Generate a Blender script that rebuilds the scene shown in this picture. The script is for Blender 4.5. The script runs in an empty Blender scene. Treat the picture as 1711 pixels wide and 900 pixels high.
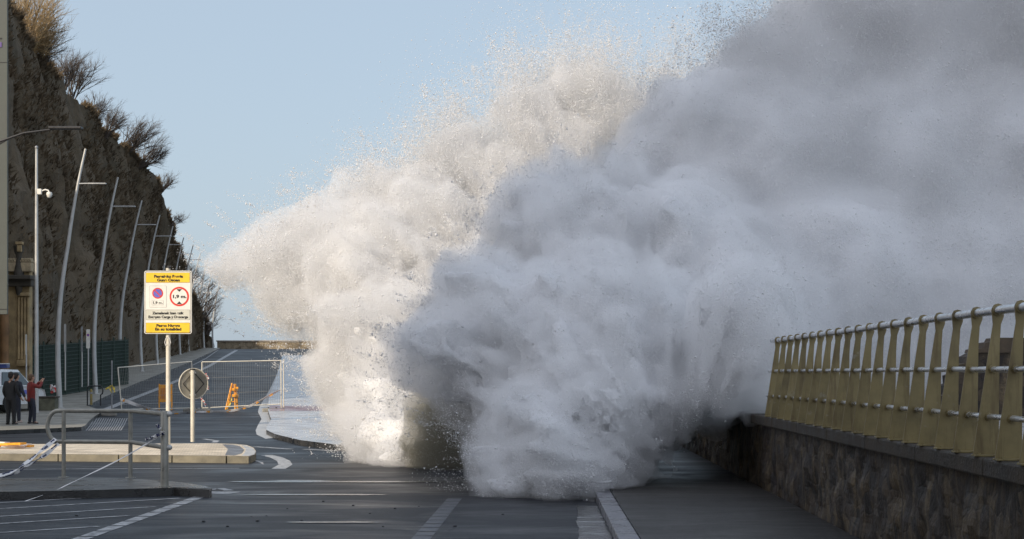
import bpy, bmesh, math, random
import numpy as np
from mathutils import Vector, Matrix, Quaternion

random.seed(7)
rng = np.random.default_rng(11)
scene = bpy.context.scene
col = scene.collection
R = math.radians

# ------------------------------------------------------------------ camera
F, CX, HY, H = 3000.0, 896.0, 623.0, 1.9      # focal length, vanishing point (photo pixels), eye height
cam = bpy.data.cameras.new('camera')
cam_o = bpy.data.objects.new('camera', cam); col.objects.link(cam_o)
cam_o.location = (0, 0, H); cam_o.rotation_euler = (R(90), 0, 0)
cam.sensor_width = 36.0; cam.lens = 36.0 * F / 1711.0
cam.shift_x = (855.5 - CX) / 1711.0; cam.shift_y = (HY - 450.0) / 1711.0
cam.clip_start = 0.1; cam.clip_end = 30000
scene.camera = cam_o

# ------------------------------------------------------------------ light
SUN_AZ, SUN_EL = 40.0, 26.0                    # sun low behind the camera, to the left
world = bpy.data.worlds.new('World'); scene.world = world; world.use_nodes = True
wn = world.node_tree.nodes; wl = world.node_tree.links
bg = wn['Background']; sky = wn.new('ShaderNodeTexSky')
sky.sky_type = 'NISHITA'; sky.sun_disc = False
sky.sun_elevation = R(SUN_EL); sky.sun_rotation = R(180 + SUN_AZ)
sky.air_density = 1.0; sky.dust_density = 2.2; sky.ozone_density = 1.3
veil = wn.new('ShaderNodeMixRGB'); veil.inputs[0].default_value = 0.78      # thin even winter haze over the clear sky
tcw = wn.new('ShaderNodeTexCoord'); dotn = wn.new('ShaderNodeVectorMath'); dotn.operation = 'DOT_PRODUCT'
dotn.inputs[1].default_value = (-math.sin(R(SUN_AZ)) * math.cos(R(SUN_EL)), -math.cos(R(SUN_AZ)) * math.cos(R(SUN_EL)), math.sin(R(SUN_EL)))
wl.new(tcw.outputs['Generated'], dotn.inputs[0])
mr = wn.new('ShaderNodeMapRange'); mr.interpolation_type = 'SMOOTHSTEP'; mr.inputs[1].default_value = -0.45; mr.inputs[2].default_value = 0.95
wl.new(dotn.outputs['Value'], mr.inputs[0])
hz = wn.new('ShaderNodeMixRGB')                                             # the hazy sky grows brighter towards the sun
hz.inputs[1].default_value = (2.50, 3.02, 3.60, 1); hz.inputs[2].default_value = (5.0, 5.25, 6.1, 1)
wl.new(mr.outputs[0], hz.inputs[0]); wl.new(hz.outputs[0], veil.inputs[2])
wl.new(sky.outputs[0], veil.inputs[1]); wl.new(veil.outputs[0], bg.inputs[0]); bg.inputs[1].default_value = 0.15
sun = bpy.data.lights.new('sun', 'SUN'); sun_o = bpy.data.objects.new('sun', sun); col.objects.link(sun_o)
sun.energy = 3.2; sun.angle = R(0.5); sun.color = (1.0, 0.86, 0.68)
sd = Vector((math.sin(R(SUN_AZ)) * math.cos(R(SUN_EL)), math.cos(R(SUN_AZ)) * math.cos(R(SUN_EL)), -math.sin(R(SUN_EL))))
sun_o.rotation_mode = 'QUATERNION'; sun_o.rotation_quaternion = sd.to_track_quat('-Z', 'Y')
scene.view_settings.view_transform = 'Standard'; scene.view_settings.look = 'None'
scene.view_settings.gamma = 1.0; scene.view_settings.use_curve_mapping = False
scene.view_settings.exposure = 0.35
scene.cycles.max_bounces = 24; scene.cycles.diffuse_bounces = 16; scene.cycles.glossy_bounces = 3
scene.cycles.transmission_bounces = 16; scene.cycles.transparent_max_bounces = 8; scene.cycles.volume_bounces = 8
scene.cycles.use_denoising = True

# ------------------------------------------------------------------ ground shape and pixel -> place
def gz(Y):
    z = 0.034 * 0.5 * ((Y - 65) + math.sqrt((Y - 65) ** 2 + 30))
    z -= 0.034 * 0.5 * ((Y - 203) + math.sqrt((Y - 203) ** 2 + 20))
    return z
def W(px, py, Y):
    return Vector(((px - CX) * Y / F, Y, H + (HY - py) * Y / F))
def G(px, py, dz=0.0):
    lo, hi = 6.0, 202.0
    for _ in range(60):
        m = 0.5 * (lo + hi)
        if HY + F * (H - gz(m) - dz) / m > py: lo = m
        else: hi = m
    Y = 0.5 * (lo + hi)
    return Vector(((px - CX) * Y / F, Y, gz(Y) + dz))

# ------------------------------------------------------------------ mesh helpers
class MB:
    def __init__(s): s.v = []; s.f = []; s.mi = []; s.m = 0
    def add(s, vs, fs):
        b = len(s.v); s.v += [tuple(p) for p in vs]
        for f in fs: s.f.append(tuple(b + i for i in f)); s.mi.append(s.m)
        return s
    def box(s, c, d, rot=None):
        hx, hy, hz = d[0] / 2, d[1] / 2, d[2] / 2
        vs = [Vector((x, y, z)) for x in (-hx, hx) for y in (-hy, hy) for z in (-hz, hz)]
        if rot is not None: vs = [rot @ p for p in vs]
        c = Vector(c)
        return s.add([p + c for p in vs], [(0, 1, 3, 2), (4, 6, 7, 5), (0, 4, 5, 1), (2, 3, 7, 6), (0, 2, 6, 4), (1, 5, 7, 3)])
    def bbox(s, c, d, bev=0.01):
        """box with chamfered edges"""
        bm = bmesh.new(); bmesh.ops.create_cube(bm, size=1)
        for v in bm.verts: v.co = Vector((v.co.x * d[0], v.co.y * d[1], v.co.z * d[2]))
        bmesh.ops.bevel(bm, geom=list(bm.edges), offset=bev, segments=2, affect='EDGES', profile=0.5)
        c = Vector(c); bm.verts.index_update()
        s.add([v.co + c for v in bm.verts], [[v.index for v in f.verts] for f in bm.faces]); bm.free(); return s
    def tube(s, pts, rad, n=10, cap=True):
        pts = [Vector(p) for p in pts]
        if not isinstance(rad, (list, tuple)): rad = [rad] * len(pts)
        rings = []; up = Vector((0, 0, 1)); prev = None
        for i, p in enumerate(pts):
            t = (pts[min(i + 1, len(pts) - 1)] - pts[max(i - 1, 0)])
            if t.length < 1e-9: t = Vector((0, 0, 1))
            t.normalize()
            if prev is None:
                a = t.cross(up)
                if a.length < 1e-3: a = t.cross(Vector((1, 0, 0)))
            else:
                a = prev - t * prev.dot(t)
                if a.length < 1e-5: a = t.cross(up)
            a.normalize(); prev = a; b = t.cross(a)
            rings.append([p + (a * math.cos(2 * math.pi * k / n) + b * math.sin(2 * math.pi * k / n)) * rad[i] for k in range(n)])
        vs = [q for r in rings for q in r]; fs = []
        for i in range(len(pts) - 1):
            for k in range(n):
                k2 = (k + 1) % n
                fs.append((i * n + k, i * n + k2, (i + 1) * n + k2, (i + 1) * n + k))
        if cap and n > 2:
            fs.append(tuple(range(n - 1, -1, -1))); fs.append(tuple((len(pts) - 1) * n + k for k in range(n)))
        return s.add(vs, fs)
    def prism(s, poly, d):
        """poly: 3D points; d: extrusion vector"""
        d = Vector(d); poly = [Vector(p) for p in poly]; n = len(poly)
        vs = poly + [p + d for p in poly]
        fs = [tuple(range(n)), tuple(range(2 * n - 1, n - 1, -1))]
        for k in range(n): fs.append((k, (k + 1) % n, n + (k + 1) % n, n + k)[::-1])
        return s.add(vs, fs)
    def ell(s, c, r, n=10, m=7, rot=None):
        vs = []; c = Vector(c)
        for i in range(m + 1):
            th = math.pi * i / m
            for k in range(n):
                ph = 2 * math.pi * k / n
                p = Vector((r[0] * math.sin(th) * math.cos(ph), r[1] * math.sin(th) * math.sin(ph), r[2] * math.cos(th)))
                if rot is not None: p = rot @ p
                vs.append(c + p)
        fs = [(i * n + k, (i + 1) * n + k, (i + 1) * n + (k + 1) % n, i * n + (k + 1) % n) for i in range(m) for k in range(n)]
        return s.add(vs, fs)
    def build(s, name, mat, parent=None, smooth=False, recalc=True):
        me = bpy.data.meshes.new(name); me.from_pydata(s.v, [], s.f)
        mats = mat if isinstance(mat, (list, tuple)) else [mat]
        for m_ in mats: me.materials.append(m_)
        if len(mats) > 1: me.polygons.foreach_set('material_index', s.mi)
        if recalc:
            bm = bmesh.new(); bm.from_mesh(me); bmesh.ops.recalc_face_normals(bm, faces=bm.faces); bm.to_mesh(me); bm.free()
        me.polygons.foreach_set('use_smooth', [smooth] * len(me.polygons))
        if smooth:
            try: me.set_sharp_from_angle(angle=R(40))
            except Exception: pass
        o = bpy.data.objects.new(name, me); col.objects.link(o)
        if parent is not None:
            o.parent = parent
            o.matrix_parent_inverse = Matrix.Translation(parent.location).inverted() @ Matrix.Identity(4) if False else Matrix.Identity(4)
        return o
def tag(o, label=None, cat=None, group=None, kind=None):
    if label: o['label'] = label
    if cat: o['category'] = cat
    if group: o['group'] = group
    if kind: o['kind'] = kind
    return o
def thing(name, label, cat, loc=(0, 0, 0), rz=0.0, group=None):
    o = bpy.data.objects.new(name, None); col.objects.link(o); o.location = loc; o.rotation_euler = (0, 0, rz)
    o.empty_display_size = 0.2
    return tag(o, label, cat, group)
def copy_tree(o, parent=None):
    c = o.copy(); col.objects.link(c)
    if parent is not None: c.parent = parent
    for ch in list(o.children): copy_tree(ch, c)
    return c
def structure(o): o['kind'] = 'structure'; return o

# ------------------------------------------------------------------ numpy noise
def hash3(ix, iy, iz, seed):
    h = (ix.astype(np.int64) * 374761393 + iy.astype(np.int64) * 668265263 + iz.astype(np.int64) * 2147483647 + seed * 974634777)
    h = (h ^ (h >> 13)) * 1274126177; h = h ^ (h >> 16)
    return (h & 0xFFFFF) / float(0xFFFFF)
def vnoise(P, cell, seed):
    Q = P / cell; I = np.floor(Q).astype(np.int64); f = Q - I; f = f * f * (3 - 2 * f)
    r = 0
    for dx in (0, 1):
        for dy in (0, 1):
            for dz in (0, 1):
                w = (f[:, 0] if dx else 1 - f[:, 0]) * (f[:, 1] if dy else 1 - f[:, 1]) * (f[:, 2] if dz else 1 - f[:, 2])
                r = r + w * hash3(I[:, 0] + dx, I[:, 1] + dy, I[:, 2] + dz, seed)
    return r
def fbm(P, cell, seed, octs=4, gain=0.5):
    a = 1.0; t = 0.0; s = 0.0
    for k in range(octs):
        t = t + a * vnoise(P, cell / 2 ** k, seed + k * 17); s += a; a *= gain
    return t / s

# ------------------------------------------------------------------ materials
def new_mat(name):
    m = bpy.data.materials.new(name); m.use_nodes = True
    nt = m.node_tree; return m, nt, nt.nodes, nt.links, nt.nodes['Principled BSDF']
def ramp(n, stops):
    r = n.new('ShaderNodeValToRGB'); e = r.color_ramp.elements
    while len(e) < len(stops): e.new(0.5)
    for i, (p, c) in enumerate(stops):
        e[i].position = p; e[i].color = (c[0], c[1], c[2], 1) if isinstance(c, (tuple, list)) else (c, c, c, 1)
    return r
def noise_node(n, l, scale, detail=5, rough=0.55, stretch=None, coord='Object', dist=0.0):
    tc = n.new('ShaderNodeTexCoord'); t = n.new('ShaderNodeTexNoise')
    t.inputs['Scale'].default_value = scale; t.inputs['Detail'].default_value = detail; t.inputs['Roughness'].default_value = rough
    t.inputs['Distortion'].default_value = dist
    if stretch:
        mp = n.new('ShaderNodeMapping'); mp.inputs['Scale'].default_value = stretch
        l.new(tc.outputs[coord], mp.inputs[0]); l.new(mp.outputs[0], t.inputs['Vector'])
    else: l.new(tc.outputs[coord], t.inputs['Vector'])
    return t
def simple(name, c, rough=0.5, metal=0.0, var=0.25, scale=6.0, bump=0.0, bscale=60.0, spec=0.5, rvar=0.15):
    m, nt, n, l, p = new_mat(name)
    t = noise_node(n, l, scale)
    lo = tuple(x * (1 - var) for x in c); hi = tuple(min(1, x * (1 + var)) for x in c)
    r = ramp(n, [(0.3, lo), (0.7, hi)]); l.new(t.outputs['Fac'], r.inputs[0]); l.new(r.outputs[0], p.inputs['Base Color'])
    rr = ramp(n, [(0.3, max(0.02, rough - rvar)), (0.7, min(1, rough + rvar))]); l.new(t.outputs['Fac'], rr.inputs[0]); l.new(rr.outputs[0], p.inputs['Roughness'])
    p.inputs['Metallic'].default_value = metal; p.inputs['Specular IOR Level'].default_value = spec
    if bump:
        b = n.new('ShaderNodeBump'); b.inputs['Strength'].default_value = bump; b.inputs['Distance'].default_value = 0.02
        t2 = noise_node(n, l, bscale, 6); l.new(t2.outputs['Fac'], b.inputs['Height']); l.new(b.outputs[0], p.inputs['Normal'])
    return m

def asphalt_mat(name, base=0.021, tint=(0.88, 1.0, 1.2), wet=0.5):
    m, nt, n, l, p = new_mat(name)
    big = noise_node(n, l, 0.35, 6, 0.6, (0.5, 1.4, 1))
    fine = noise_node(n, l, 24, 5, 0.75)
    wetn = noise_node(n, l, 0.55, 8, 0.65, (0.6, 1.3, 1), dist=0.8)
    c1 = ramp(n, [(0.25, tuple(base * 0.62 * t for t in tint)), (0.55, tuple(base * t for t in tint)), (0.8, tuple(base * 1.5 * t for t in tint))])
    l.new(big.outputs['Fac'], c1.inputs[0])
    mx = n.new('ShaderNodeMixRGB'); mx.blend_type = 'MULTIPLY'; mx.inputs[0].default_value = 0.8
    c2 = ramp(n, [(0.32, 0.3), (0.52, 1.0), (0.72, 2.4)]); l.new(fine.outputs['Fac'], c2.inputs[0])
    l.new(c1.outputs[0], mx.inputs[1]); l.new(c2.outputs[0], mx.inputs[2]); l.new(mx.outputs[0], p.inputs['Base Color'])
    rr = ramp(n, [(0.40 - 0.12 * wet + 0.1, 0.56), (0.60, 0.42), (0.76, 0.20)])
    l.new(wetn.outputs['Fac'], rr.inputs[0]); l.new(rr.outputs[0], p.inputs['Roughness'])
    bs = ramp(n, [(0.45, 0.55), (0.68, 0.06)]); l.new(wetn.outputs['Fac'], bs.inputs[0])
    b = n.new('ShaderNodeBump'); b.inputs['Distance'].default_value = 0.006
    l.new(bs.outputs[0], b.inputs['Strength']); l.new(fine.outputs['Fac'], b.inputs['Height'])
    b2 = n.new('ShaderNodeBump'); b2.inputs['Distance'].default_value = 0.02; b2.inputs['Strength'].default_value = 0.25
    rip = noise_node(n, l, 3.0, 4, 0.5, (0.5, 1.6, 1)); l.new(rip.outputs['Fac'], b2.inputs['Height']); l.new(b.outputs[0], b2.inputs['Normal'])
    l.new(b2.outputs[0], p.inputs['Normal']); p.inputs['Specular IOR Level'].default_value = 0.22
    return m

def tile_mat(name, c, w=0.4, h=0.2, gap=0.02, rough=0.5, wetrough=0.2):
    m, nt, n, l, p = new_mat(name)
    tc = n.new('ShaderNodeTexCoord'); br = n.new('ShaderNodeTexBrick')
    br.inputs['Scale'].default_value = 1.0; br.inputs['Brick Width'].default_value = w; br.inputs['Row Height'].default_value = h
    br.inputs['Mortar Size'].default_value = gap * 0.5; br.inputs['Mortar Smooth'].default_value = 0.3; br.inputs['Bias'].default_value = 0
    br.inputs['Color1'].default_value = (*[x * 0.88 for x in c], 1); br.inputs['Color2'].default_value = (*[x * 1.1 for x in c], 1)
    br.inputs['Mortar'].default_value = (*[x * 0.45 for x in c], 1)
    l.new(tc.outputs['Object'], br.inputs['Vector'])
    t = noise_node(n, l, 1.3, 6, 0.6); cr = ramp(n, [(0.3, 0.6), (0.7, 1.15)]); l.new(t.outputs['Fac'], cr.inputs[0])
    mx = n.new('ShaderNodeMixRGB'); mx.blend_type = 'MULTIPLY'; mx.inputs[0].default_value = 1
    l.new(br.outputs[0], mx.inputs[1]); l.new(cr.outputs[0], mx.inputs[2]); l.new(mx.outputs[0], p.inputs['Base Color'])
    rr = ramp(n, [(0.35, rough), (0.65, wetrough)]); l.new(t.outputs['Fac'], rr.inputs[0]); l.new(rr.outputs[0], p.inputs['Roughness'])
    b = n.new('ShaderNodeBump'); b.inputs['Strength'].default_value = 0.4; b.inputs['Distance'].default_value = 0.004
    inv = n.new('ShaderNodeInvert'); l.new(br.outputs['Fac'], inv.inputs['Color']); l.new(inv.outputs[0], b.inputs['Height']); l.new(b.outputs[0], p.inputs['Normal'])
    return m

def wallstone_mat(name, dark=(0.022, 0.017, 0.012), mid=(0.06, 0.045, 0.028), pale=(0.19, 0.16, 0.10), vs=3.2):
    m, nt, n, l, p = new_mat(name)
    tc = n.new('ShaderNodeTexCoord'); mp = n.new('ShaderNodeMapping'); mp.inputs['Scale'].default_value = (1, 1, 1.35)
    wv = noise_node(n, l, 3.0, 3); add = n.new('ShaderNodeMixRGB'); add.blend_type = 'ADD'; add.inputs[0].default_value = 0.25
    l.new(tc.outputs['Object'], mp.inputs[0]); l.new(mp.outputs[0], add.inputs[1]); l.new(wv.outputs['Color'], add.inputs[2])
    vo = n.new('ShaderNodeTexVoronoi'); vo.inputs['Scale'].default_value = vs; l.new(add.outputs[0], vo.inputs['Vector'])
    ve = n.new('ShaderNodeTexVoronoi'); ve.feature = 'DISTANCE_TO_EDGE'; ve.inputs['Scale'].default_value = vs; l.new(add.outputs[0], ve.inputs['Vector'])
    cc = ramp(n, [(0.15, dark), (0.55, mid), (0.95, tuple(0.5 * (a + b) for a, b in zip(mid, pale)))]); l.new(vo.outputs['Color'], cc.inputs[0])
    st = noise_node(n, l, 2.2, 7, 0.65, (1.6, 4.5, 0.28)); sr = ramp(n, [(0.50, 0.0), (0.66, 1.0)]); l.new(st.outputs['Fac'], sr.inputs[0])
    m1 = n.new('ShaderNodeMixRGB'); m1.inputs[2].default_value = (*pale, 1); l.new(cc.outputs[0], m1.inputs[1])
    mu = n.new('ShaderNodeMath'); mu.operation = 'MULTIPLY'; mu.inputs[1].default_value = 0.35; l.new(sr.outputs[0], mu.inputs[0]); mu.inputs[1].default_value = 0.7; l.new(mu.outputs[0], m1.inputs[0])
    fn = noise_node(n, l, 22, 6, 0.7); fr = ramp(n, [(0.3, 0.35), (0.7, 1.5)]); l.new(fn.outputs['Fac'], fr.inputs[0])
    m2 = n.new('ShaderNodeMixRGB'); m2.blend_type = 'MULTIPLY'; m2.inputs[0].default_value = 1; l.new(m1.outputs[0], m2.inputs[1]); l.new(fr.outputs[0], m2.inputs[2])
    er = ramp(n, [(0.0, 0.72), (0.10, 1.0)]); l.new(ve.outputs['Distance'], er.inputs[0])
    m3 = n.new('ShaderNodeMixRGB'); m3.blend_type = 'MULTIPLY'; m3.inputs[0].default_value = 1; l.new(m2.outputs[0], m3.inputs[1]); l.new(er.outputs[0], m3.inputs[2])
    l.new(m3.outputs[0], p.inputs['Base Color']); p.inputs['Roughness'].default_value = 0.6
    b = n.new('ShaderNodeBump'); b.inputs['Strength'].default_value = 0.5; b.inputs['Distance'].default_value = 0.03
    ad = n.new('ShaderNodeMath'); ad.operation = 'ADD'; l.new(er.outputs[0], ad.inputs[0]); l.new(fn.outputs['Fac'], ad.inputs[1])
    l.new(ad.outputs[0], b.inputs['Height']); l.new(b.outputs[0], p.inputs['Normal'])
    return m

M = {}
M['asphalt'] = asphalt_mat('wet_asphalt')
M['asphalt_path'] = asphalt_mat('wet_pavement_asphalt', 0.034, (1.08, 1.0, 0.9), 0.5)
M['far_pave'] = tile_mat('wet_pale_paving', (0.50, 0.49, 0.49), 0.6, 0.4, 0.015, 0.42, 0.18)
M['red_pave'] = tile_mat('wet_red_paving', (0.24, 0.085, 0.075), 0.4, 0.2, 0.015, 0.4, 0.15)
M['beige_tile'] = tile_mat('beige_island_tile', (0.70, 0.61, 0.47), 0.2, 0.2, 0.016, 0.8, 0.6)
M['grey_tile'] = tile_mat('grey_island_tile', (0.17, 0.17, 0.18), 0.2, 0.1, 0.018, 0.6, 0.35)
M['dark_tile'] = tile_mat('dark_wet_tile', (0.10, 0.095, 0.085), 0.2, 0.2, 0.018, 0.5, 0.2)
M['left_pave'] = tile_mat('left_pavement_tile', (0.30, 0.28, 0.23), 0.4, 0.4, 0.02, 0.7, 0.4)
M['kerb'] = simple('kerb_stone', (0.20, 0.18, 0.13), 0.7, var=0.45, scale=2.5, bump=0.5, bscale=40)
M['kerb_dark'] = simple('kerb_stone_wet', (0.035, 0.034, 0.032), 0.3, var=0.5, scale=2.5, bump=0.3, bscale=40)
M['kerb_pale'] = simple('kerb_stone_pale', (0.42, 0.42, 0.41), 0.45, var=0.3, scale=3, bump=0.3, bscale=40)
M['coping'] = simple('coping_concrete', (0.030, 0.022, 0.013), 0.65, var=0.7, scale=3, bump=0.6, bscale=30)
M['paint'] = None
def paint_mat():
    m, nt, n, l, p = new_mat('worn_road_paint')
    t = noise_node(n, l, 7, 7, 0.7); r = ramp(n, [(0.36, (0.06, 0.06, 0.062)), (0.52, (0.38, 0.38, 0.38)), (0.75, (0.58, 0.58, 0.57))])
    l.new(t.outputs['Fac'], r.inputs[0]); l.new(r.outputs[0], p.inputs['Base Color']); p.inputs['Roughness'].default_value = 0.45
    return m
M['paint'] = paint_mat()
M['steel_rail'] = simple('galvanised_rail', (0.62, 0.63, 0.64), 0.32, 0.9, var=0.25, scale=8)
M['plate'] = simple('yellowed_steel_plate', (0.31, 0.24, 0.095), 0.46, 0.35, var=0.5, scale=3.0, bump=0.12, bscale=30)
def plate_mat():
    m, nt, n, l, p = new_mat('weathered_yellow_steel')
    t = noise_node(n, l, 1.6, 7, 0.65); r = ramp(n, [(0.32, (0.15, 0.12, 0.058)), (0.55, (0.25, 0.20, 0.090)), (0.75, (0.31, 0.255, 0.135))]); l.new(t.outputs['Fac'], r.inputs[0])
    st = noise_node(n, l, 1.0, 6, 0.7, (16, 16, 1.4)); sr = ramp(n, [(0.50, 0.0), (0.70, 0.75)]); l.new(st.outputs['Fac'], sr.inputs[0])
    m1 = n.new('ShaderNodeMixRGB'); m1.inputs[2].default_value = (0.10, 0.065, 0.03, 1); l.new(sr.outputs[0], m1.inputs[0]); l.new(r.outputs[0], m1.inputs[1])
    sa = noise_node(n, l, 5.0, 8, 0.75); sb = ramp(n, [(0.60, 0.0), (0.72, 0.55)]); l.new(sa.outputs['Fac'], sb.inputs[0])
    m2 = n.new('ShaderNodeMixRGB'); m2.inputs[2].default_value = (0.42, 0.41, 0.36, 1); l.new(sb.outputs[0], m2.inputs[0]); l.new(m1.outputs[0], m2.inputs[1]); l.new(m2.outputs[0], p.inputs['Base Color'])
    rr = ramp(n, [(0.3, 0.32), (0.7, 0.62)]); l.new(sa.outputs['Fac'], rr.inputs[0]); l.new(rr.outputs[0], p.inputs['Roughness']); p.inputs['Metallic'].default_value = 0.3
    return m
M['plate'] = plate_mat()
M['rail_paint'] = simple('grey_barrier_paint', (0.30, 0.29, 0.25), 0.4, 0.25, var=0.3, scale=5)
M['pole_cream'] = simple('cream_pole_paint', (0.66, 0.62, 0.52), 0.45, 0.05, var=0.12, scale=4)
M['lamp_steel'] = simple('lamp_brushed_steel', (0.50, 0.50, 0.48), 0.42, 0.3, var=0.12, scale=3)
M['grey_metal'] = simple('grey_metal', (0.30, 0.31, 0.32), 0.45, 0.4, var=0.2)
M['dark_metal'] = simple('dark_metal', (0.03, 0.03, 0.032), 0.5, 0.2)
M['white'] = simple('white_sign_paint', (0.78, 0.76, 0.69), 0.5, var=0.06)
M['cream_panel'] = simple('pale_sign_strip', (0.60, 0.59, 0.50), 0.5, var=0.05)
M['yellow'] = simple('yellow_sign_paint', (0.85, 0.55, 0.03), 0.5, var=0.06)
M['black'] = simple('black_ink', (0.015, 0.015, 0.015), 0.6, var=0.2)
M['red'] = simple('red_sign_paint', (0.68, 0.05, 0.035), 0.5, var=0.08)
M['blue'] = simple('blue_sign_paint', (0.13, 0.14, 0.52), 0.5, var=0.08)
M['sign_back'] = simple('dull_aluminium', (0.33, 0.315, 0.27), 0.5, 0.35, var=0.2, scale=4)
M['orange'] = simple('orange_plastic', (0.85, 0.36, 0.02), 0.45, var=0.2, scale=8)
M['tape_white'] = simple('white_plastic_tape', (0.74, 0.72, 0.70), 0.35, var=0.1)
M['tape_red'] = simple('red_plastic_tape', (0.62, 0.06, 0.05), 0.35, var=0.1)
M['tape_yellow'] = simple('yellow_plastic_tape', (0.70, 0.55, 0.10), 0.35, var=0.1)
M['tape_dark'] = simple('navy_tape_print', (0.02, 0.025, 0.08), 0.4, var=0.1)
M['concrete'] = simple('concrete', (0.26, 0.25, 0.22), 0.8, var=0.3, scale=5, bump=0.4)
M['sandstone'] = simple('ochre_sandstone', (0.36, 0.26, 0.13), 0.8, var=0.35, scale=2.2, bump=0.5, bscale=25)
M['darkstone'] = simple('blackened_sandstone', (0.07, 0.06, 0.045), 0.8, var=0.4, scale=3, bump=0.5, bscale=25)
M['rust_column'] = simple('brown_column_stone', (0.24, 0.13, 0.055), 0.65, var=0.35, scale=2.5, bump=0.2)
M['banner'] = simple('weathered_grey_panel', (0.075, 0.085, 0.075), 0.6, var=0.22, scale=1.2)
M['mesh_wire'] = simple('fence_wire', (0.30, 0.29, 0.26), 0.4, 0.1, var=0.15)
M['green_fence'] = simple('green_fence_wire', (0.028, 0.052, 0.038), 0.6, var=0.3, scale=2)
M['car_white'] = simple('white_car_paint', (0.78, 0.78, 0.77), 0.25, var=0.04)
M['glass'] = simple('dark_car_glass', (0.02, 0.035, 0.04), 0.06, var=0.1)
M['tyre'] = simple('tyre_rubber', (0.02, 0.02, 0.02), 0.8, var=0.2)
M['blue_light'] = simple('blue_light_lens', (0.05, 0.07, 0.20), 0.2, var=0.2)
M['skin'] = simple('skin', (0.45, 0.26, 0.18), 0.55, var=0.1)
M['cloth_black'] = simple('black_cloth', (0.020, 0.020, 0.021), 0.85, var=0.3, scale=14)
M['cloth_navy'] = simple('navy_cloth', (0.025, 0.028, 0.04), 0.85, var=0.3, scale=14)
M['cloth_red'] = simple('dark_red_jacket', (0.20, 0.022, 0.018), 0.7, var=0.3, scale=14)
M['shoe'] = simple('dark_shoe', (0.03, 0.025, 0.025), 0.6)
M['shoe_pale'] = simple('pale_shoe', (0.42, 0.34, 0.30), 0.6)
M['hair_dark'] = simple('dark_hair', (0.025, 0.018, 0.014), 0.7, scale=30)
M['hair_brown'] = simple('brown_hair', (0.13, 0.075, 0.04), 0.7, scale=30)
M['twig'] = simple('bare_twig_bark', (0.105, 0.085, 0.070), 0.9, var=0.35, scale=2)
M['twig_tan'] = simple('dry_tan_twig', (0.34, 0.24, 0.12), 0.9, var=0.35, scale=2)
M['brush'] = simple('dark_undergrowth', (0.125, 0.092, 0.055), 0.95, var=0.5, scale=0.5)
M['facade'] = simple('sand_render_facade', (0.58, 0.52, 0.42), 0.85, var=0.15, scale=0.8)
M['window_glass'] = simple('facade_window_glass', (0.04, 0.05, 0.06), 0.1, var=0.2)

def cliff_mat():
    m, nt, n, l, p = new_mat('cliff_rock_and_ivy')
    t = noise_node(n, l, 0.28, 8, 0.65); t2 = noise_node(n, l, 2.2, 7, 0.7)
    r = ramp(n, [(0.30, (0.080, 0.060, 0.032)), (0.5, (0.122, 0.088, 0.050)), (0.64, (0.145, 0.106, 0.064)), (0.85, (0.18, 0.135, 0.085))])
    l.new(t.outputs['Fac'], r.inputs[0])
    c2 = ramp(n, [(0.3, 0.72), (0.7, 1.22)]); l.new(t2.outputs['Fac'], c2.inputs[0])
    mx = n.new('ShaderNodeMixRGB'); mx.blend_type = 'MULTIPLY'; mx.inputs[0].default_value = 1
    l.new(r.outputs[0], mx.inputs[1]); l.new(c2.outputs[0], mx.inputs[2]); l.new(mx.outputs[0], p.inputs['Base Color'])
    p.inputs['Roughness'].default_value = 0.95
    b = n.new('ShaderNodeBump'); b.inputs['Distance'].default_value = 0.25; b.inputs['Strength'].default_value = 0.8
    l.new(t2.outputs['Fac'], b.inputs['Height']); l.new(b.outputs[0], p.inputs['Normal'])
    return m
M['cliff'] = cliff_mat()
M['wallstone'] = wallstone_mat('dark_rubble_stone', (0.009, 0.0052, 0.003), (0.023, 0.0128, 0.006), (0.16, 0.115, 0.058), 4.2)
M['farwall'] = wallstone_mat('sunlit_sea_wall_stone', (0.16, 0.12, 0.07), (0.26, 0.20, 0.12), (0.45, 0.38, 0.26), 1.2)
def sea_mat():
    m, nt, n, l, p = new_mat('sea_water')
    t = noise_node(n, l, 0.2, 8, 0.6); b = n.new('ShaderNodeBump'); b.inputs['Distance'].default_value = 0.8; b.inputs['Strength'].default_value = 0.8
    l.new(t.outputs['Fac'], b.inputs['Height']); l.new(b.outputs[0], p.inputs['Normal'])
    p.inputs['Base Color'].default_value = (0.03, 0.06, 0.065, 1); p.inputs['Roughness'].default_value = 0.12
    return m
M['sea'] = sea_mat()

# ------------------------------------------------------------------ setting: sea, ground, pavements
structure(MB().add([(-12000, -12000, -6), (12000, -12000, -6), (12000, 12000, -6), (-12000, 12000, -6)], [(0, 1, 2, 3)]).build('sea', M['sea']))

def sheet(name, mat, rows, dz=0.0):
    """rows: list of (Y, [x...]) with equal counts; follows the ground"""
    vs = []; fs = []; n = len(rows[0][1])
    for Y, xs in rows: vs += [(x, Y, gz(Y) + dz) for x in xs]
    for i in range(len(rows) - 1):
        for k in range(n - 1): fs.append((i * n + k, i * n + k + 1, (i + 1) * n + k + 1, (i + 1) * n + k))
    return structure(MB().add(vs, fs).build(name, mat, recalc=False))
ys = [-80, -40] + list(range(-20, 212, 3)) + [216]
sheet('road', M['asphalt'], [(y, [-160, -60, -30, -15, -5, 0, 3.55]) for y in ys])

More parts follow.
